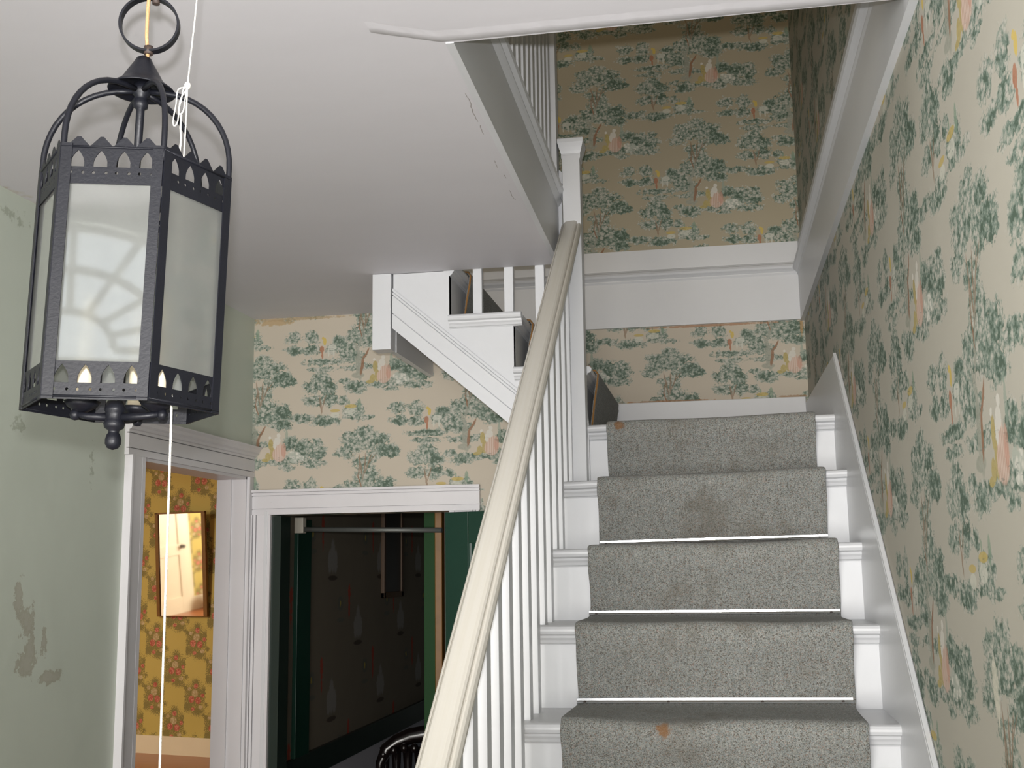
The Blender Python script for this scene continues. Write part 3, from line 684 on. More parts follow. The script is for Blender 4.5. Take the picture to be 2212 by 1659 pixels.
# metal bars at the foot of the risers
for idx, (i, lab) in enumerate(((2, 'bright metal carpet bar, the lowest one in view, with dark screws'), (3, 'bright metal carpet bar, the middle of the three'), (4, 'bright metal carpet bar, the topmost, at the foot of the fourth riser'))):
    yr = Y1 + RUN*(i-1) + 0.041 - TH - 0.006; j = i-1
    x0, x1 = cxl(j)+0.006, cxr(j)-0.002; za = zl(j)+0.014; zb_ = zr(j)+0.016
    rt = empty('carpet_bar', (0, yr, za), lab, 'carpet bar', 'carpet bars on the stairs')
    bm = bmesh.new()
    A = [(0.0, 0.0), (-0.0135, 0.0), (-0.015, 0.0012), (-0.0135, 0.0024), (-0.006, 0.0026), (-0.0035, 0.006), (-0.0035, 0.0115), (0.0, 0.0125)]
    a = [bm.verts.new((x0, yr+u, za+v)) for u, v in A]; b = [bm.verts.new((x1, yr+u, zb_+v)) for u, v in A]
    for k in range(len(A)): bm.faces.new((a[k], a[(k+1) % len(A)], b[(k+1) % len(A)], b[k]))
    bm.faces.new(a[::-1]); bm.faces.new(b)
    part('bar', bm, M['chrome'], rt)
    for s in (0.03, 0.34, 0.68, 0.965):
        bm = bmesh.new(); x = x0+(x1-x0)*s; z = za+(zb_-za)*s
        lathe(bm, [(0, 0.0062), (0.0022, 0.0058), (0.0032, 0.0045), (0.0034, 0.0022)], (x, yr-0.0095, z), 10)
        part('screw', bm, M['rust'], rt)

# ---------------------------------------------------------------- upper flight (rises to the left)
s2 = empty('staircase', (-0.64, YF, 2.0), 'short white upper flight turning left, with its sawtooth side under the ceiling', 'staircase')
fl2 = [(-0.42, 2.0, 2.192), (-0.64, 2.192, 2.377), (-0.857, 2.377, 2.56), (-1.075, 2.56, 2.735)]   # riser x, from z, to z
for k, (xr, za, zb_) in enumerate(fl2):
    nx = fl2[k+1][0] if k < 3 else -1.108
    yb_ = YB-0.012
    bm = bmesh.new()
    box(bm, nx-0.0, xr, YF+0.004, yb_, zb_-0.022, zb_)
    A = nose_prof(); ys_ = YF+0.004 if k else YF+0.03; a = [bm.verts.new((xr+u*0.75, ys_, zb_+v*0.9)) for u, v in A]; b = [bm.verts.new((xr+u*0.75, yb_, zb_+v*0.9)) for u, v in A]
    for q in range(len(A)): bm.faces.new((a[q], a[(q+1) % len(A)], b[(q+1) % len(A)], b[q]))
    bm.faces.new(a[::-1]); bm.faces.new(b)
    if k < 2:   # returned nosing on the open side
        a = [bm.verts.new((xr+0.03 if k else -0.462, YF+0.002-u*0.8, zb_+v*0.9)) for u, v in A]; b = [bm.verts.new((nx+0.002, YF+0.002-u*0.8, zb_+v*0.9)) for u, v in A]
        for q in range(len(A)): bm.faces.new((a[q], a[(q+1) % len(A)], b[(q+1) % len(A)], b[q]))
        bm.faces.new(a[::-1]); bm.faces.new(b)
    part('tread', bm, M['white'], s2)
    bm = bmesh.new(); box(bm, xr-0.02, xr, YF+0.004, yb_, za-0.005, zb_-0.02); part('riser', bm, M['white'], s2)
# open-side panel
sl = -0.853
def L1(x): return 2.341 + (x+1.047)*sl
bm = bmesh.new()
poly = [(-1.05, L1(-1.05)), (-0.40, L1(-0.40)), (-0.40, 2.0), (-0.42, 2.17), (-0.64, 2.17), (-0.64, 2.355), (-0.857, 2.355), (-0.857, ZC-0.001), (-1.05, ZC-0.001)]
prism(bm, poly, 'y', YF+0.002, YF+0.03); part('side_panel', bm, M['white'], s2)
bm = bmesh.new()   # raised raking boards with beads
def rake(off0, off1, out):
    prism(bm, [(-1.05, L1(-1.05)+off0), (-0.42, L1(-0.42)+off0), (-0.42, L1(-0.42)+off1), (-1.05, L1(-1.05)+off1)], 'y', YF-out, YF+0.004)
rake(0.0, 0.050, 0.012); rake(0.0535, 0.112, 0.012); rake(0.1155, 0.124, 0.015); rake(0.127, 0.137, 0.010)
part('raking_board', bm, M['white'], s2)
bm = bmesh.new()   # soffit
hexa(bm, [(-1.05, YF+0.03, IC(-1.05)), (-0.44, YF+0.03, IC(-0.44)), (-0.44, YC+0.08, IC(-0.44)), (-1.05, YC+0.08, IC(-1.05)), (-1.05, YF+0.03, IC(-1.05)+0.012), (-0.44, YF+0.03, IC(-0.44)+0.012), (-0.44, YC+0.08, IC(-0.44)+0.012), (-1.05, YC+0.08, IC(-1.05)+0.012)])
part('soffit', bm, M['casing'], s2)
bm = bmesh.new(); box(bm, -1.119, -1.055, YF-0.012, YF+0.058, 2.272, ZC-0.001); part('drop_post', bm, M['white'], s2, bevel=0.0015)
bm = bmesh.new(); box(bm, -1.072, -1.052, YF+0.05, YC, 2.272, ZC-0.001); part('well_board', bm, M['white'], s2)
# runner on the upper flight
bm = bmesh.new(); pts = []
for k, (xr, za, zb_) in enumerate(fl2[:3]):
    pts += [(xr+0.012, za+0.010), (xr+0.024, za+0.10), (xr+0.034, zb_-0.03), (xr+0.037, zb_-0.004), (xr+0.028, zb_+0.009), (xr, zb_+0.0105)]
    pts += [(fl2[k+1][0]+0.03, zb_+0.010)]
pts += [(-1.06, 2.565), (-1.06, 2.70)]
pts[0] = (-0.408, 2.008)
for (ya, yb_) in ((3.83, 4.60),):
    a = [bm.verts.new((x, ya, z)) for x, z in pts]; b = [bm.verts.new((x, yb_, z)) for x, z in pts]
    for q in range(len(pts)-1): f = bm.faces.new((a[q], a[q+1], b[q+1], b[q]))
r2 = link('stair_runner', bm, M['carpet']); m_ = r2.modifiers.new('t', 'SOLIDIFY'); m_.thickness = 0.009; m_.offset = 0
tag(r2, 'brown-grey carpet runner climbing the upper flight behind the newel', 'carpet')
bm = bmesh.new()
tube(bm, [(x+0.001, 3.828, z) for x, z in pts], 0.0032, 6); link('bound_edge', bm, M['jute'], r2)

# ---------------------------------------------------------------- banister of the straight flight
bn = empty('banister', (-0.44, Y1, 1.2), 'white banister with cream worn handrail climbing from the lower left to the newel', 'banister')
def rail_z(y): return 1.253 + (y-1.73)*0.7524     # top of the rail
rx = -0.434
nr = Vector((0, -0.7524, 1)).normalized()
prof = [(-0.013, -0.052), (-0.016, -0.042), (-0.024, -0.037), (-0.030, -0.031), (-0.0335, -0.024), (-0.0335, -0.017), (-0.031, -0.0125), (-0.0275, -0.0105), (-0.0268, -0.0135), (-0.0255, -0.0135), (-0.0245, -0.0065), (-0.021, -0.0025), (-0.015, -0.0008), (-0.006, -0.0002), (0.003, 0.0004), (0.011, 0.0005), (0.0165, -0.001), (0.0198, -0.004), (0.0208, -0.0095), (0.0222, -0.0095), (0.0232, -0.0065), (0.0265, -0.0065), (0.0305, -0.010), (0.0335, -0.017), (0.0335, -0.024), (0.030, -0.031), (0.024, -0.037), (0.016, -0.042), (0.013, -0.052)]
bm = bmesh.new(); sweep(bm, prof, (rx, 1.25, rail_z(1.25)), (rx, 3.604, rail_z(3.604)), (1, 0, 0), nr, smooth_=False)
h_ = part('handrail', bm, M['handrail'], bn, bevel=0.0016)
bx0 = -0.4665
def baluster_bm(y, z0, z1, w=0.0215):
    bm = bmesh.new(); box(bm, bx0, bx0+w, y, y+w, z0, z1); return bm
proto = None
for i in range(-4, 5):
    for d in (0.052, 0.177):
        y = Y1 + RUN*(i-1) + d
        if y > 3.58: continue
        h = rail_z(y+0.01)-0.045 - zl(i)
        bm = bmesh.new()
        z0 = zl(i)-0.001; w = 0.0215
        dp = 0.042; za = rail_z(y)-0.045; zb_ = rail_z(y+dp)-0.045
        hexa(bm, [(bx0, y, z0), (bx0+w, y, z0), (bx0+w, y+dp, z0), (bx0, y+dp, z0), (bx0, y, za), (bx0+w, y, za), (bx0+w, y+dp, zb_), (bx0, y+dp, zb_)])
        part('baluster', bm, M['white'], bn, bevel=0.0008)
# newel
bm = bmesh.new(); box(bm, -0.460, -0.402, 3.600, 3.664, 1.78, 2.885); part('newel_post', bm, M['white'], bn, bevel=0.0015)
bm = bmesh.new()
def sq(bm, cx, cy, prof):
    rings = [[bm.verts.new((cx+sx*h, cy+sy*h, z)) for sx, sy in ((-1,-1), (1,-1), (1,1), (-1,1))] for h, z in prof]
    for A, B in zip(rings, rings[1:]):
        for k in range(4): bm.faces.new((A[k], A[(k+1) % 4], B[(k+1) % 4], B[k]))
    bm.faces.new(rings[0][::-1]); bm.faces.new(rings[-1])
sq(bm, -0.431, 3.632, [(0.0300, 2.872), (0.0315, 2.878), (0.0315, 2.890), (0.0345, 2.898), (0.0385, 2.912), (0.0415, 2.924), (0.0425, 2.926), (0.0425, 2.938), (0.040, 2.941)])
part('newel_cap', bm, M['white'], bn)
bm = bmesh.new(); box(bm, -0.47, -0.40, 1.20, 1.27, 0, 1.0); part('newel_post', bm, M['white'], bn, bevel=0.002)

# ---------------------------------------------------------------- upper balustrades
ub = empty('balustrade', (-0.48, 2.9, 2.783), 'upper floor balustrade of close white square balusters above the fascia board', 'balustrade')
y = 2.06; k = 0
while y < 3.57:
    x = -0.489 - (y-2.0)*0.013
    bm = bmesh.new(); box(bm, x-0.006, x+0.022, y, y+0.042, 2.778, 3.66); part('baluster', bm, M['white'], ub, bevel=0.0008); y += 0.090
bm = bmesh.new(); box(bm, -0.535, -0.465, 2.0, 3.63, 3.66, 3.70); part('handrail', bm, M['white'], ub, bevel=0.006)
bm = bmesh.new(); box(bm, -0.532, -0.475, 3.585, 3.64, 2.783, 3.80); part('post', bm, M['white'], ub, bevel=0.002)
ub2 = empty('balustrade', (-0.67, YF, 2.37), 'three white square balusters standing on the upper flight below the ceiling edge', 'balustrade')
for x, z0 in ((-0.776, 2.377), (-0.670, 2.377), (-0.566, 2.192), (-0.500, 2.192)):
    bm = bmesh.new(); box(bm, x, x+0.030, YF+0.004, YF+0.030, z0-0.001, 2.80+(-0.465-x)*0.85); part('baluster', bm, M['white'], ub2, bevel=0.0008)
bm = bmesh.new(); prism(bm, [(-0.465, 2.80), (-1.10, 3.34), (-1.10, 3.38), (-0.465, 2.84)], 'y', YF-0.02, YF+0.05); part('handrail', bm, M['white'], ub2)

# ---------------------------------------------------------------- closet room
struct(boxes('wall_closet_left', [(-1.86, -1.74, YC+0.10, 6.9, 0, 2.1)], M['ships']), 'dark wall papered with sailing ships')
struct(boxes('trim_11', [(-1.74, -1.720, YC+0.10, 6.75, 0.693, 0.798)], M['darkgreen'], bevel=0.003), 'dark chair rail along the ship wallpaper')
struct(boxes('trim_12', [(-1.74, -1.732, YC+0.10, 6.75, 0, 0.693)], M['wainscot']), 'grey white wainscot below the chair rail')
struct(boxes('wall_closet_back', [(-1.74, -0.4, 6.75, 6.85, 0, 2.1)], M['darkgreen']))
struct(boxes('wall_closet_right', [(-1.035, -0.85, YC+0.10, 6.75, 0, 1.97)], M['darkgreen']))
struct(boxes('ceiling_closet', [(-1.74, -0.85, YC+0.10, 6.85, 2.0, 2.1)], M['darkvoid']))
struct(boxes('trim_13', [(-1.694, -1.655, YC+0.001, YC+0.10, 0, 1.755)], M['darkgreen']), 'dark green jamb of the closet doorway')
struct(boxes('trim_14', [(-1.74, -1.722, 4.587, 4.747, 0, 1.76)], M['green'], bevel=0.002), 'dark green upright board on the ship wallpaper inside the closet')
struct(boxes('trim_15', [(-1.186, -1.132, 4.59, 4.62, 0, 1.97)], M['greenlit'], bevel=0.002), 'mid green board at the right inside the closet')
struct(boxes('trim_16', [(-1.134, -1.104, 4.56, 4.61, 0, 1.97)], M['gold'], bevel=0.003), 'golden wood post beside the green board')
rd = empty('closet_rod', (-1.4, 4.55, 1.72), 'grey metal rod hung across the closet doorway', 'rod')
bm = bmesh.new(); tube(bm, [(-1.715, 4.60, 1.716), (-1.10, 4.55, 1.700)], 0.0105, 12); part('rod', bm, M['pole'], rd)
bm = bmesh.new(); box(bm, -1.738, -1.70, 4.58, 4.62, 1.70, 1.765); part('bracket', bm, M['bracket'], rd, bevel=0.003)
pf = empty('picture_frame', (-1.73, 6.02, 1.40), 'tall narrow picture in a brown gilt frame on the ship wallpaper', 'picture')
bm = bmesh.new()
for b in ((-1.74, -1.720, 5.84, 5.87, 1.40, 1.97), (-1.74, -1.720, 6.18, 6.21, 1.40, 1.97), (-1.74, -1.720, 5.84, 6.21, 1.40, 1.43), (-1.74, -1.720, 5.84, 6.21, 1.94, 1.97)): box(bm, *b)
part('frame', bm, plain('old_brown_gilt', (0.07, 0.035, 0.012), 0.5), pf, bevel=0.003)
bm = bmesh.new(); box(bm, -1.74, -1.728, 5.86, 6.19, 1.42, 1.95); part('picture', bm, M['blackframe'], pf)
# green closet door standing open toward the stairs
gd = struct(empty('door_1', (-0.99, YC-0.01, 0), 'dark green panelled closet door standing open beside the handrail', 'door'))
del gd['category']
gd.rotation_euler = (0, 0, math.radians(-14))
def local(name, bm, mat, parent, **k): return link(name, bm, mat, parent, **k)
bm = bmesh.new(); Wd, Hd, Td = 0.66, 1.752, 0.035
for b in ((0.0, 0.095, -Td, 0, 0.01, Hd), (Wd-0.1, Wd, -Td, 0, 0.01, Hd), (0.095, Wd-0.1, -Td, 0, Hd-0.115, Hd), (0.095, Wd-0.1, -Td, 0, 0.01, 0.2), (0.095, Wd-0.1, -Td, 0, 0.72, 0.86), (0.095, Wd-0.1, -Td+0.012, -0.008, 0.2, Hd-0.115)): box(bm, *b)
local('door_leaf', bm, M['green'], gd, bevel=0.002)
bm = bmesh.new()
for (z0, z1) in ((0.86, Hd-0.115), (0.2, 0.72)):
    sweep(bm, [(0, 0), (0.018, 0), (0.012, -0.006), (0.004, -0.010), (0, -0.010)], (0.095, -Td+0.012, z0), (0.095, -Td+0.012, z1), (1, 0, 0), (0, 1, 0))
    sweep(bm, [(0, 0), (-0.018, 0), (-0.012, -0.006), (-0.004, -0.010), (0, -0.010)], (Wd-0.1, -Td+0.012, z0), (Wd-0.1, -Td+0.012, z1), (1, 0, 0), (0, 1, 0))
local('panel_moulding', bm, M['green'], gd)
# dark carved chair back inside, its crest in view
ch = empty('carved_chair', (-1.36, 4.75, 0), 'dark glossy carved chair inside the closet room, only its back in view', 'chair')
def chpart(name, f): bm = bmesh.new(); f(bm); return part(name, bm, M['darkwood'], ch)
def crest(bm):
    pts = [(-1.455, 4.86, 0.66), (-1.450, 4.87, 0.74), (-1.425, 4.88, 0.795), (-1.385, 4.90, 0.825), (-1.33, 4.91, 0.845), (-1.27, 4.92, 0.855), (-1.20, 4.93, 0.83), (-1.16, 4.93, 0.76), (-1.155, 4.93, 0.66)]
    tube(bm, pts, [0.016, 0.020, 0.028, 0.030, 0.034, 0.036, 0.030, 0.022, 0.016], 12)
    for k in range(6): lathe(bm, [(0, 0.02), (0.014, 0.013), (0.019, 0), (0.012, -0.016), (0, -0.02)], (-1.435+0.045*k, 4.865, 0.755+0.05*math.sin(PI*(k+1)/7)), 10)
chpart('crest_rail', crest)
chpart('backrest', lambda bm: [tube(bm, [(x, 4.91, 0.45), (x, 4.90, 0.55), (x, 4.91, 0.66), (x, 4.905, 0.80)], [0.014, 0.026, 0.014, 0.022], 10) for x in (-1.44, -1.39, -1.34, -1.29, -1.24, -1.18)])
chpart('seat', lambda bm: box(bm, -1.46, -1.22, 4.62, 4.92, 0.42, 0.47))
for x in (-1.44, -1.24):
    for y in (4.64, 4.90): chpart('leg', lambda bm: tube(bm, [(x, y, 0.0), (x, y, 0.2), (x, y, 0.43)], [0.012, 0.018, 0.016], 10))

# ---------------------------------------------------------------- yellow room
wy = lambda x: 9.72 - (x+5.20)*0.24       # line of its far wall
bm = bmesh.new()
xa, xb = -10.6, -1.9
hexa(bm, [(xa, wy(xa), 0), (xb, wy(xb), 0), (xb, wy(xb)+0.1, 0), (xa, wy(xa)+0.1, 0), (xa, wy(xa), 3.0), (xb, wy(xb), 3.0), (xb, wy(xb)+0.1, 3.0), (xa, wy(xa)+0.1, 3.0)])
struct(link('wall_yellow_room', bm, M['roses']), 'yellow wallpapered wall with pink rose bunches')
bm = bmesh.new()
hexa(bm, [(xa, wy(xa)-0.015, 0), (xb, wy(xb)-0.015, 0), (xb, wy(xb), 0), (xa, wy(xa), 0), (xa, wy(xa)-0.015, 0.152), (xb, wy(xb)-0.015, 0.152), (xb, wy(xb), 0.152), (xa, wy(xa), 0.152)])
struct(link('baseboard_yellow_room', bm, M['yellowpaint']), 'cream baseboard under the rose wallpaper')
struct(boxes('floor_yellow_room', [(-10.6, -1.886, 2.8, 11.4, -0.1, 0.0)], M['orangefloor']), 'orange brown wooden floor')
struct(boxes('ceiling_yellow_room', [(-10.6, -1.886, 2.8, 11.4, 3.0, 3.1)], M['yellowpaint']))
struct(boxes('wall_yellow_room_left', [(-10.7, -10.6, 2.8, 11.4, 0, 3.0)], M['roses_side']))
struct(boxes('wall_yellow_room_front', [(-10.6, -1.886, 2.7, 2.8, 0, 3.0)], M['roses']))
struct(boxes('wall_yellow_room_right', [(-1.886, -1.80, 4.31, 11.4, 0, 3.0)], M['roses_side']))
# wall mirror, hung leaning slightly forward
mb = Vector((-4.64, wy(-4.64)-0.022, 1.170)); wdir = Vector((1, -0.24, 0)).normalized()
mi = empty('wall_mirror', mb, 'tall wood-framed mirror on the yellow rose wallpaper', 'mirror')
mi.rotation_euler = Matrix.Rotation(math.atan2(wdir.y, wdir.x), 3, 'Z').to_euler()
mi.rotation_euler.rotate_axis('X', math.radians(4.8))
hw, hh = 0.272, 0.905
bm = bmesh.new(); box(bm, -hw+0.03, hw-0.035, -0.004, 0.0, 0.003, hh-0.012); link('glass', bm, M['mirror'], mi)
bm = bmesh.new(); box(bm, -hw, -hw+0.035, -0.014, 0.014, 0, hh); box(bm, hw-0.040, hw, -0.010, 0.014, 0, hh); box(bm, -hw, hw, -0.006, 0.014, -0.004, 0.004); box(bm, -hw, hw, -0.014, 0.014, hh-0.014, hh)
link('frame', bm, M['gold'], mi, bevel=0.002)
# door seen in the mirror
d2 = struct(empty('door_2', (-10.6, 5.04, 0), 'cream panelled door seen in the mirror', 'door')); del d2['category']
bm = bmesh.new()
for (a, b, c_, d) in ((0, 0.12, 0, 2.03), (0.72, 0.84, 0, 2.03), (0.12, 0.72, 0, 0.24), (0.12, 0.72, 0.86, 1.02), (0.12, 0.72, 1.9, 2.03)): box(bm, 0.02, 0.06, a, b, c_, d)
box(bm, 0.02, 0.045, 0.12, 0.72, 0.24, 1.9); link('door_leaf', bm, M['yellowpaint'], d2, bevel=0.003)
bm = bmesh.new(); box(bm, 0.0, 0.03, -0.11, 0.0, 0, 2.15); box(bm, 0.0, 0.03, 0.84, 0.95, 0, 2.15); box(bm, 0.0, 0.03, -0.11, 0.95, 2.03, 2.15); link('door_frame', bm, M['yellowpaint'], d2, bevel=0.003)
bm = bmesh.new(); lathe(bm, [(0, 0), (0.03, 0), (0.03, 0.004), (0.010, 0.012), (0.010, 0.035), (0.026, 0.045), (0.030, 0.058), (0.02, 0.07), (0, 0.072)], (0, 0, 0), 16)
for v in bm.verts: v.co = Vector((v.co.z+0.06, v.co.x+0.07, v.co.y+0.98))
link('door_knob', bm, M['darkwood'], d2)
struct(boxes('baseboard_mirror_side', [(-10.6, -10.58, 2.8, 4.93, 0, 0.2), (-10.6, -10.58, 5.99, 9.5, 0, 0.2)], M['yellowpaint']))
bk = empty('basket', (-10.35, 4.72, 0), 'dark bushy basket in an orange pot seen in the mirror', 'basket')
bm = bmesh.new(); lathe(bm, [(0, 0), (0.11, 0), (0.15, 0.16), (0.14, 0.16), (0.10, 0.02), (0, 0.02)], (-10.35, 4.72, 0), 20); part('pot', bm, plain('terracotta', (0.40, 0.14, 0.05), 0.8), bk)
bm = bmesh.new()
for k in range(60):
    a = random.uniform(0, 2*PI); r = random.uniform(0, 0.14); z = 0.18+random.uniform(0, 0.16)*(1-r/0.2)
    lathe(bm, [(0, -0.03), (0.03, -0.01), (0.028, 0.015), (0, 0.03)], (-10.35+r*math.cos(a), 4.72+r*math.sin(a), z), 6)
part('dried_flowers', bm, M['darkwood'], bk)
bm = bmesh.new()   # dark post foot at the doorway of the yellow room
box(bm, -1.97, -1.925, 4.20, 4.235, 0.78, 0.0) if False else None
bm.free()

# ---------------------------------------------------------------- hexagonal lantern
LC = Vector((-0.6491, 1.1837, 1.9975)); R0 = 0.1082; ROT = 3.3816; HZ = 0.2742
la = empty('hanging_lantern', LC, 'black iron hexagonal hanging lantern with frosted glass and pierced gothic bands', 'lantern')
la.rotation_euler = (math.atan2(-0.0037, 0.274), math.atan2(0.0067, 0.274), 0)    # it hangs slightly out of plumb
def hexpt(i, r=R0, z=0): a = ROT + i*PI/3; return Vector((r*math.cos(a), r*math.sin(a), z))
def face_frame(i):
    a = hexpt(i); b = hexpt(i+1); ux = (b-a).normalized(); nrm = ((a+b)/2); nrm.z = 0; nrm.normalize()
    return (a+b)/2, ux, nrm
def curve_sheet(name, outer, holes, thick):
    cu = bpy.data.curves.new(name, 'CURVE'); cu.dimensions = '2D'; cu.fill_mode = 'BOTH'; cu.extrude = thick/2
    for pl in [outer]+holes:
        sp = cu.splines.new('POLY'); sp.points.add(len(pl)-1); sp.use_cyclic_u = True
        for q, (x, y) in zip(sp.points, pl): q.co = (x, y, 0, 1)
    o = bpy.data.objects.new('tmp', cu); C.objects.link(o)
    bpy.context.view_layer.update()
    me = bpy.data.meshes.new_from_object(o.evaluated_get(bpy.context.evaluated_depsgraph_get()))
    bpy.data.objects.remove(o); return me
def arch(cx, zb_, w, h, n=8):
    """pointed gothic opening"""
    pts = [(cx-w/2, zb_), (cx+w/2, zb_)]
    for k in range(1, n+1):
        t = k/n; pts.append((cx + w/2*(1-t**1.9), zb_+h*(0.18+0.82*t) if k else zb_))
    left = [(2*cx-x, z) for x, z in pts[2:-1]][::-1]
    return pts + left
def circ(cx, cz, r, n=8): return [(cx+r*math.cos(2*PI*k/n), cz+r*math.sin(2*PI*k/n)) for k in range(n)]
S = R0      # face width
pit = 0.0243
def top_band():
    out = [(-S/2, -0.0405), (S/2, -0.0405), (S/2, 0.004)]
    e = [(S/2-0.004, 0.0015)]
    for k in range(3, -1, -1):
        c = (k-1.5)*pit; e += [(c+0.0115, 0.0022), (c+0.0018, 0.0125), (c-0.0018, 0.0125), (c-0.0115, 0.0022)]
    out += e + [(-S/2+0.004, 0.0015), (-S/2, 0.004)]
    holes = [arch((k-1.5)*pit, -0.0215, 0.0148, 0.0185) for k in range(4)]
    holes += [circ((k-1.5)*pit + s*0.0066, -0.0280, 0.0018) for k in range(4) for s in (-1, 1)]
    return curve_sheet('pierced_band', out, holes, 0.0012)
def low_band():
    out = [(-S/2, -HZ), (S/2, -HZ), (S/2, -HZ+0.0405), (-S/2, -HZ+0.0405)]
    holes = [arch((k-1.5)*pit*0.98, -HZ+0.0175, 0.0150, 0.0195) for k in range(4)]
    holes += [circ((k-1.5)*pit*0.98 + s*0.0066, -HZ+0.0105, 0.0017) for k in range(4) for s in (-1, 1)]
    return curve_sheet('pierced_band', out, holes, 0.0012)
mt, ml = top_band(), low_band()
for me in (mt, ml): me.materials.clear(); me.materials.append(M['iron'])
for i in range(6):
    c, ux, nr_ = face_frame(i)
    mat = Matrix(((ux.x, 0, nr_.x, c.x), (ux.y, 0, nr_.y, c.y), (0, 1, 0, 0), (0, 0, 0, 1)))
    for me in (mt, ml):
        o = bpy.data.objects.new('pierced_band', me); C.objects.link(o); o.parent = la; o.matrix_local = mat
    # glass pane, set just inside
    bm = bmesh.new(); ci = c - nr_*0.0035
    w = S/2-0.006
    P_ = lambda u, z, n_: ci + ux*u + Vector((0, 0, z)) + nr_*n_
    hexa(bm, [P_(-w, -HZ+0.038, 0), P_(w, -HZ+0.038, 0), P_(w, -HZ+0.038, 0.0018), P_(-w, -HZ+0.038, 0.0018), P_(-w, -0.038, 0), P_(w, -0.038, 0), P_(w, -0.038, 0.0018), P_(-w, -0.038, 0.0018)])
    link('glass_pane', bm, M['frost'], la)
    # bead strips above and below the bands
    for z in (0.0008, -HZ+0.003):
        bm = bmesh.new(); tube(bm, [hexpt(i, R0+0.0008, z), hexpt(i+1, R0+0.0008, z)], 0.0014, 6); link('edge_bead', bm, M['iron'], la)
for i in range(6):      # angle posts
    bm = bmesh.new(); v0 = hexpt(i)
    for j, sgn in ((i, 1), (i-1, -1)):
        c, ux, nr_ = face_frame(j); d = ux*sgn; a0 = v0 + nr_*0.0006
        pts = []
        for z in (-HZ, 0.0045):
            for (u, n_) in ((0, 0), (0.0115, 0), (0.0115, 0.0013), (0, 0.0013)): pts.append(a0 + d*u + nr_*n_ + Vector((0, 0, z)))
        hexa(bm, pts)
    link('corner_post', bm, M['iron'], la)
    # curved crown arm from the corner up to the hub
    a = ROT + i*PI/3; arm = []
    for k in range(15):
        t = k/14
        if t < 0.15: r, z = R0-0.002, 0.0 + t/0.15*0.016
        else:
            q = (t-0.15)/0.85*PI/2; r = 0.010 + (R0-0.012)*math.cos(q)**0.85 if q < PI/2-1e-3 else 0.010; z = 0.016 + 0.090*math.sin(q)
        arm.append((r*math.cos(a), r*math.sin(a), z))
    arm = [(R0*0.98*math.cos(a), R0*0.98*math.sin(a), -0.012)] + arm
    bm = bmesh.new(); tube(bm, arm, 0.0034, 8); link('crown_arm', bm, M['iron'], la)
bm = bmesh.new(); lathe(bm, [(0, 0.150), (0.004, 0.150), (0.0085, 0.147), (0.012, 0.140), (0.018, 0.130), (0.023, 0.121), (0.027, 0.116), (0.0365, 0.109), (0.0385, 0.1065), (0.0365, 0.1065), (0.025, 0.112), (0.010, 0.116), (0, 0.117)], (0, 0, 0), 32)
link('canopy', bm, M['iron'], la)
bm = bmesh.new(); lathe(bm, [(0, 0.117), (0.009, 0.116), (0.011, 0.108), (0.010, 0.102), (0.007, 0.099), (0.0075, 0.095), (0.0085, 0.092), (0.008, 0.086), (0.0048, 0.084), (0.0045, 0.0), (0.0045, -HZ+0.02), (0, -HZ+0.02)], (0, 0, 0), 18)
link('stem', bm, M['iron'], la)
bm = bmesh.new(); lathe(bm, [(0, -HZ+0.012), (0.009, -HZ+0.012), (0.0115, -HZ+0.004), (0.0115, -HZ+0.001), (0.0100, -HZ-0.001), (0.0100, -HZ-0.010), (0.0118, -HZ-0.013), (0.0105, -HZ-0.018), (0.006, -HZ-0.021), (0.0058, -HZ-0.0235), (0.0072, -HZ-0.0255), (0.0088, -HZ-0.031), (0.0086, -HZ-0.036), (0.006, -HZ-0.0405), (0.001, -HZ-0.0425), (0, -HZ-0.0425)], (-0.004, -0.002, 0), 24)
link('finial', bm, M['iron'], la)
for k, a in enumerate((math.radians(188), math.radians(5), math.radians(95))):
    ex = Vector((math.cos(a), math.sin(a), 0)); tip = ex*0.050 + Vector((0, 0, -HZ-0.002)); st_ = Vector((-0.004, -0.002, -HZ-0.006))
    ar = link_ = None
    bm = bmesh.new(); tube(bm, [st_ + ex*0.008, st_ + ex*0.03 + Vector((0, 0, 0.001)), tip], [0.0048, 0.0042, 0.0036], 10)
    lathe(bm, [(0, -0.0065), (0.004, -0.0055), (0.0062, 0), (0.004, 0.0055), (0, 0.0065)], tip + Vector((0, 0, -0.001)), 14)
    ar = link('arm', bm, M['iron'], la)
    cp = tip.xy.to_3d() + Vector((0, 0, -HZ+0.004)); cp = cp*1.0; cp.x *= 0.86; cp.y *= 0.86
    bm = bmesh.new(); lathe(bm, [(0, -0.004), (0.006, -0.004), (0.016, 0.002), (0.020, 0.008), (0.018, 0.008), (0.008, 0.003), (0, 0.003)], cp, 20); link('drip_cup', bm, M['iron'], ar)
    bm = bmesh.new(); lathe(bm, [(0.0095, 0.003), (0.0095, 0.085), (0.006, 0.088), (0, 0.088)], cp, 16); link('candle_sleeve', bm, M['candle'], ar)
    bm = bmesh.new(); lathe(bm, [(0.005, 0.088), (0.009, 0.100), (0.009, 0.112), (0.004, 0.130), (0, 0.137)], cp, 16); link('bulb', bm, M['candle'], ar)
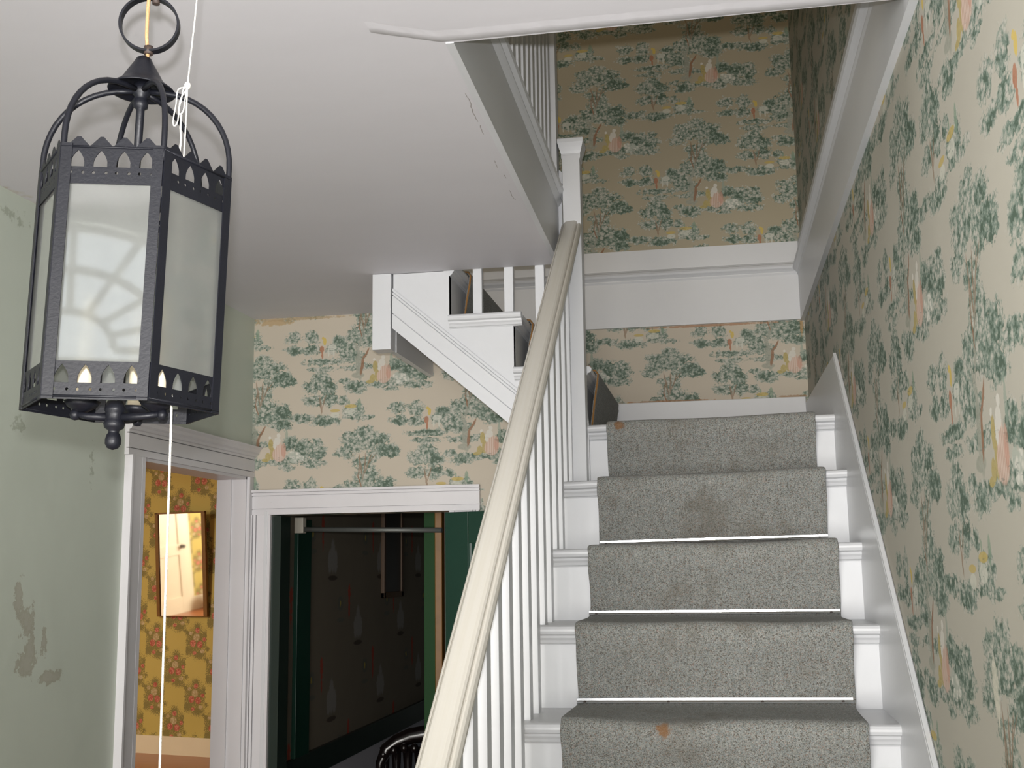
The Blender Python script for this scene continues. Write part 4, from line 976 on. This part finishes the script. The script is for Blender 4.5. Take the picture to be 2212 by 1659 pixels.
# ring above, hung on a black cable
rg = empty('iron_ring', (-0.6391, 1.1837, 2.1860), 'flat black iron ring on the lamp cord above the lantern', 'ring')
bm = bmesh.new(); n = 56; rr_ = 0.0335; pr = [(-0.0013, -0.0055), (0.0013, -0.0055), (0.0013, 0.0055), (-0.0013, 0.0055)]
axis = Vector((0.30, -1, -0.02)).normalized(); e1 = axis.cross(Vector((0, 0, 1))).normalized(); e2 = e1.cross(axis)
ringv = []
for k in range(n):
    a = 2*PI*k/n; rad = e1*math.cos(a)+e2*math.sin(a)
    ringv.append([bm.verts.new(Vector(rg.location) + rad*(rr_+u) + axis*v) for u, v in pr])
for k in range(n):
    A, B = ringv[k], ringv[(k+1) % n]
    for q in range(4): f = bm.faces.new((A[q], A[(q+1) % 4], B[(q+1) % 4], B[q])); f.smooth = False
part('ring', bm, M['iron'], rg)
bm = bmesh.new()
tube(bm, [(-0.6391, 1.1837, 2.1525-0.004), (-0.6391, 1.1837, 2.1525+0.006)], 0.0052, 12); part('collar', bm, M['rust'], rg)
bm = bmesh.new(); tube(bm, [(-0.633, 1.186, 2.2185-0.006), (-0.633, 1.186, 2.2185+0.005)], 0.0045, 12)
part('collar', bm, M['rust'], rg)
bm = bmesh.new(); tube(bm, [(-0.633, 1.1865, 2.215), (-0.6315, 1.187, 2.36), (-0.629, 1.187, ZC)], 0.0022, 8); part('cable', bm, M['iron'], rg)
bm = bmesh.new(); tube(bm, [(-0.6400, 1.184, 2.145), (-0.6391, 1.178, 2.170), (-0.6378, 1.176, 2.200), (-0.6372, 1.178, 2.23), (-0.636, 1.182, 2.40), (-0.634, 1.184, ZC)], 0.0022, 8)
tag(link('lamp_cord', bm, M['tancord']), 'thin tan cord running up through the iron ring to the lantern top', 'cord')
bm = bmesh.new(); lathe(bm, [(0, 0), (0.03, 0), (0.028, -0.01), (0.012, -0.02), (0, -0.022)], (-0.632, 1.186, ZC), 20); tag(link('ceiling_rose', bm, M['iron']), 'small black ceiling plate where the lantern cord hangs', 'ceiling plate')
# white string tied to the lantern, hanging down in front
bm = bmesh.new(); r = 0.0011; y0 = 1.165
def twist(pts, rad):
    P = [Vector(p) for p in pts]; P = [P[0]*2-P[1]] + P + [P[-1]*2-P[-2]]; out = []
    for i in range(1, len(P)-2):      # smooth the string through its points
        for k in range(5):
            t = k/5; out.append(0.5*((2*P[i]) + (P[i+1]-P[i-1])*t + (2*P[i-1]-5*P[i]+4*P[i+1]-P[i+2])*t*t + (3*P[i]-P[i-1]-3*P[i+1]+P[i+2])*t**3))
    out.append(P[-2]); tube(bm, out, rad*0.8, 8)
s_ = 1.120/1.1837
def SP(x, z, y=y0): k = y/1.1837; return (x*k, y, 1.545+(z-1.545)*k)
twist([SP(-0.556, 2.75), SP(-0.5685, 2.40), SP(-0.5802, 2.2111), SP(-0.585, 2.15), SP(-0.5884, 2.1053)], r)
twist([SP(-0.5884, 2.1053), SP(-0.5888, 2.07), SP(-0.5895, 2.04), SP(-0.5905, 2.012, 1.17)], r*0.95)
twist([SP(-0.5905, 2.012, 1.17), SP(-0.592, 1.95, 1.172), SP(-0.594, 1.86, 1.172), SP(-0.5955, 1.73, 1.168), SP(-0.5950, 1.70, 1.165), SP(-0.5950, 1.3408), SP(-0.595, 0.9)], 0.0016)
lathe(bm, [(0, 0.005), (0.003, 0.003), (0.0038, 0), (0.003, -0.003), (0, -0.005)], SP(-0.5884, 2.1053), 10)
for off, dep in ((0.001, 0.030), (-0.0055, 0.044)):      # loose loops beside the knot
    x0 = -0.5905+off; zt_ = 2.101
    twist([SP(-0.589, zt_+0.003), SP(x0-0.004, zt_), SP(x0-0.006, zt_-dep*0.4), SP(x0-0.009, zt_-dep*0.85), SP(x0-0.007, zt_-dep), SP(x0-0.003, zt_-dep*0.85), SP(x0-0.001, zt_-dep*0.3), SP(-0.589, zt_)], r*0.85)
twist([SP(-0.595, 2.07), SP(-0.5955, 2.055), SP(-0.5945, 2.04), SP(-0.5955, 2.025), SP(-0.596, 2.012)], r*1.3)
tag(link('string', bm, M['string'], smooth=False), 'white cotton string knotted above the lantern and hanging straight below it', 'string')
